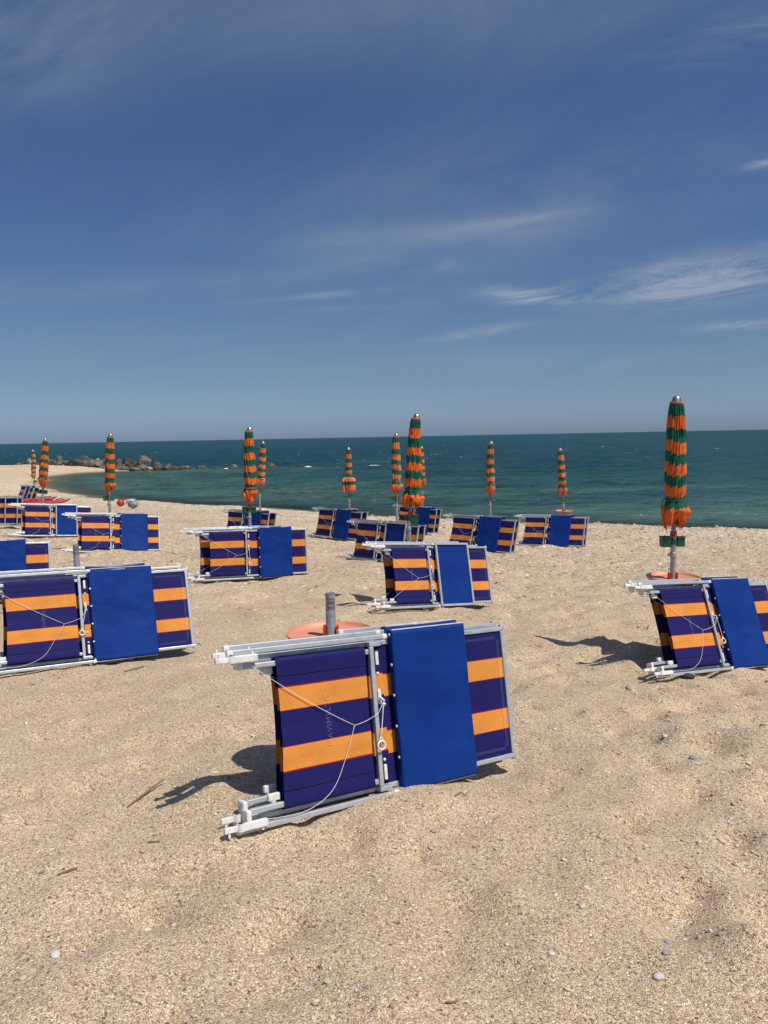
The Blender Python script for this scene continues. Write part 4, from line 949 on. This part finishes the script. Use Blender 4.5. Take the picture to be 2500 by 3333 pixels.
shk = np.clip(1 - shore_dist(X, Y) / 6.5, 0, 1)[:, None] * (Y < 60)[:, None]; cc = cc * (1 - .5 * shk) + np.array([.62, .56, .48]) * .5 * shk
ca = pm.color_attributes.new('tone', 'FLOAT_COLOR', 'POINT'); ca.data.foreach_set('color', np.hstack([cc, np.ones((n, 1))])[order].astype(np.float32).ravel())
def peb_nodes(nn, b):
    c = nn.node('ShaderNodeAttribute', attribute_name='tone'); P = nn.node('ShaderNodeTexCoord').outputs['Object']
    a = nn.node('ShaderNodeTexNoise', inp={'Vector': P, 'Scale': 160.0, 'Detail': 4.0}).outputs['Fac']; k = nn.maprange(a, .3, .7, .82, 1.12)
    nn.l.new(nn.mix(1.0, c.outputs['Color'], nn.node('ShaderNodeCombineColor', inp={0: k, 1: k, 2: k}).outputs[0], 'MULTIPLY'), b.inputs['Base Color'])
m_peb = mat('pebble', (.5, .42, .3), .75, spec=.3, build=peb_nodes)
tag(link('pebbles', pm, m_peb, smooth=True), None, None, kind='stuff')

def on_ground(px, py):                                     # where the ray through a pixel meets the sand
    d = ray(px, py); Y = 2.0
    for _ in range(40): Y += (CAM_Z + d[2] * Y - g1(d[0] * Y, Y)) / (-d[2]) * .6
    return d[0] * Y, Y, g1(d[0] * Y, Y)
def stone_mat(name, a, b_): return mat(name, a, .7, spec=.3, build=lambda n, b: n.l.new(n.mix(n.maprange(n.node('ShaderNodeTexNoise', inp={'Vector': n.node('ShaderNodeTexCoord').outputs['Object'], 'Scale': 60.0, 'Detail': 6.0}).outputs['Fac'], .35, .65, 0, 1), a, b_), b.inputs['Base Color']))
m_s1 = stone_mat('pale_stone', (.60, .57, .52), (.50, .47, .43)); m_s2 = stone_mat('grey_stone', (.33, .31, .30), (.24, .225, .22)); m_s3 = stone_mat('pink_stone', (.52, .34, .27), (.44, .29, .23)); m_s4 = stone_mat('cream_stone', (.58, .48, .36), (.50, .41, .30)); m_s5 = stone_mat('black_stone', (.035, .035, .04), (.02, .02, .022))
STONES = [(2144, 3183, 36, 30, m_s1, "largest pale oval pebble, low down at bottom right"), (2168, 3104, 28, 24, m_s2, "dark grey pebble above the largest pale one"), (2174, 3070, 26, 18, m_s2, "flat grey pebble above the dark grey one at bottom right"),
 (2348, 2740, 32, 24, m_s4, "round pinkish-cream pebble at the right below the tilted lounger"), (2258, 2470, 34, 20, m_s2, "grey-brown stone lying alone between the nearest lounger and right edge"), (2052, 2243, 40, 20, m_s3, "flat pink stone below the tilted right lounger"),
 (1411, 2708, 26, 14, m_s2, "small flat grey pebble below the nearest lounger's blue pad"), (1836, 2800, 20, 14, m_s1, "white pebble on top of a darker one, right of the nearest lounger"), (1895, 2952, 26, 20, m_s1, "pale pebble in the middle of the lower right sand"),
 (2200, 2904, 22, 18, m_s1, "angular white shell-like stone at lower right"), (1795, 3106, 24, 18, m_s1, "light grey pebble at lower right, left of the largest pale one"), (1358, 3223, 30, 20, m_s3, "pinkish pebble near the bottom centre"),
 (466, 2773, 24, 18, m_s3, "pinkish pebble left of the nearest lounger's foot"), (95, 2680, 30, 12, m_s3, "flat reddish pebble at the left edge"), (180, 3112, 36, 22, m_s1, "flat pale grey stone at the lower left"), (1063, 3194, 22, 16, m_s4, "oval cream pebble near the bottom, left of centre")]
for i, (px, py, wp, hp, m_, lab) in enumerate(STONES):
    x, y, z = on_ground(px, py); rn = np.random.default_rng(i); b = bmesh.new(); bmesh.ops.create_icosphere(b, subdivisions=3, radius=1)
    s = wp / F_PX * math.hypot(y, CAM_Z - z) / 2 * .84
    for v in b.verts:
        k = 1 + .08 * float(vnoise(np.array([v.co.x * 1.5 + i * 3]), np.array([v.co.y * 1.5 + v.co.z]), i)[0]); v.co = (v.co.x * s * k, v.co.y * s * k * .85, v.co.z * s * k * .5)
    me = bpy.data.meshes.new('pebble'); b.to_mesh(me); b.free(); o = link('pebble', me, m_, smooth=True); o.location = (x, y, z + s * .25); o.rotation_euler = (rn.normal(0, .15), rn.normal(0, .15), rn.random() * 3)
    tag(o, lab, 'pebble', 'larger pebbles on the sand')
m_twig = mat('dry_twig', (.17, .105, .055), .85, build=lambda n, b: n.l.new(n.mix(n.node('ShaderNodeTexNoise', inp={'Vector': n.node('ShaderNodeTexCoord').outputs['Object'], 'Scale': 60.0, 'Detail': 5.0}).outputs['Fac'], (.10, .06, .035), (.28, .19, .11)), b.inputs['Base Color']))
def twig(pxs, r, lift, lab, mt=None):
    r *= .62; pts = []
    for i, (px, py) in enumerate(pxs): x, y, z = on_ground(px, py); pts.append(Vector((x, y, z + lift[i])))
    c = pts[0].copy(); fine = []
    for a, b in zip(pts, pts[1:]):
        for k in range(4): fine.append(a.lerp(b, k / 4) + Vector((random.uniform(-1, 1), random.uniform(-1, 1), random.uniform(-.3, .6))) * r * .5)
    fine.append(pts[-1])
    me = MB().tube([p - c for p in fine], [r * (.7 + .5 * math.sin(3.1 * (i + .5) / len(fine))) for i in range(len(fine))], 8).mesh('twig', True)
    o = link('twig', me, mt or m_twig); o.location = c; tag(o, lab, 'twig', 'twigs on the sand'); return o
twig([(416, 2630), (475, 2592), (536, 2556)], .006, (.004, .018, .03), "longest dry reed stick on the sand left of the nearest lounger")
twig([(190, 2850), (225, 2838), (250, 2830)], .007, (.004, .006, .004), "short pale twig in the left foreground sand")
twig([(482, 2744), (520, 2742)], .005, (.004, .004), "short dark twig below the long reed stick")
twig([(1478, 2594), (1500, 2588), (1522, 2594)], .0028, (.003, .012, .003), "thin curled dark stem under the nearest lounger's blue pad", m_strap)
twig([(405, 2188), (470, 2170)], .006, (.005, .005), "dark twig on the sand below the large left lounger")
twig([(2107, 2052), (2113, 2038)], .006, (.005, .02), "small upright twig stub left of the tilted right lounger")
twig([(1450, 3268), (1486, 3266)], .0045, (.004, .004), "dark twig near the bottom edge, right of centre")
# black weight below the tilted lounger
x, y, z = on_ground(2245, 2208); b = bmesh.new(); bmesh.ops.create_icosphere(b, subdivisions=3, radius=1)
for v in b.verts: v.co = (v.co.x * .052 * (1 - .35 * v.co.x), v.co.y * .035, v.co.z * .022 * (1 - .4 * v.co.x))
me = bpy.data.meshes.new('stone'); b.to_mesh(me); b.free(); o = link('stone', me, m_s5, smooth=True); o.location = (x, y, z + .015)
tag(o, "black stone lying under the tilted right lounger's lower rail", 'stone')
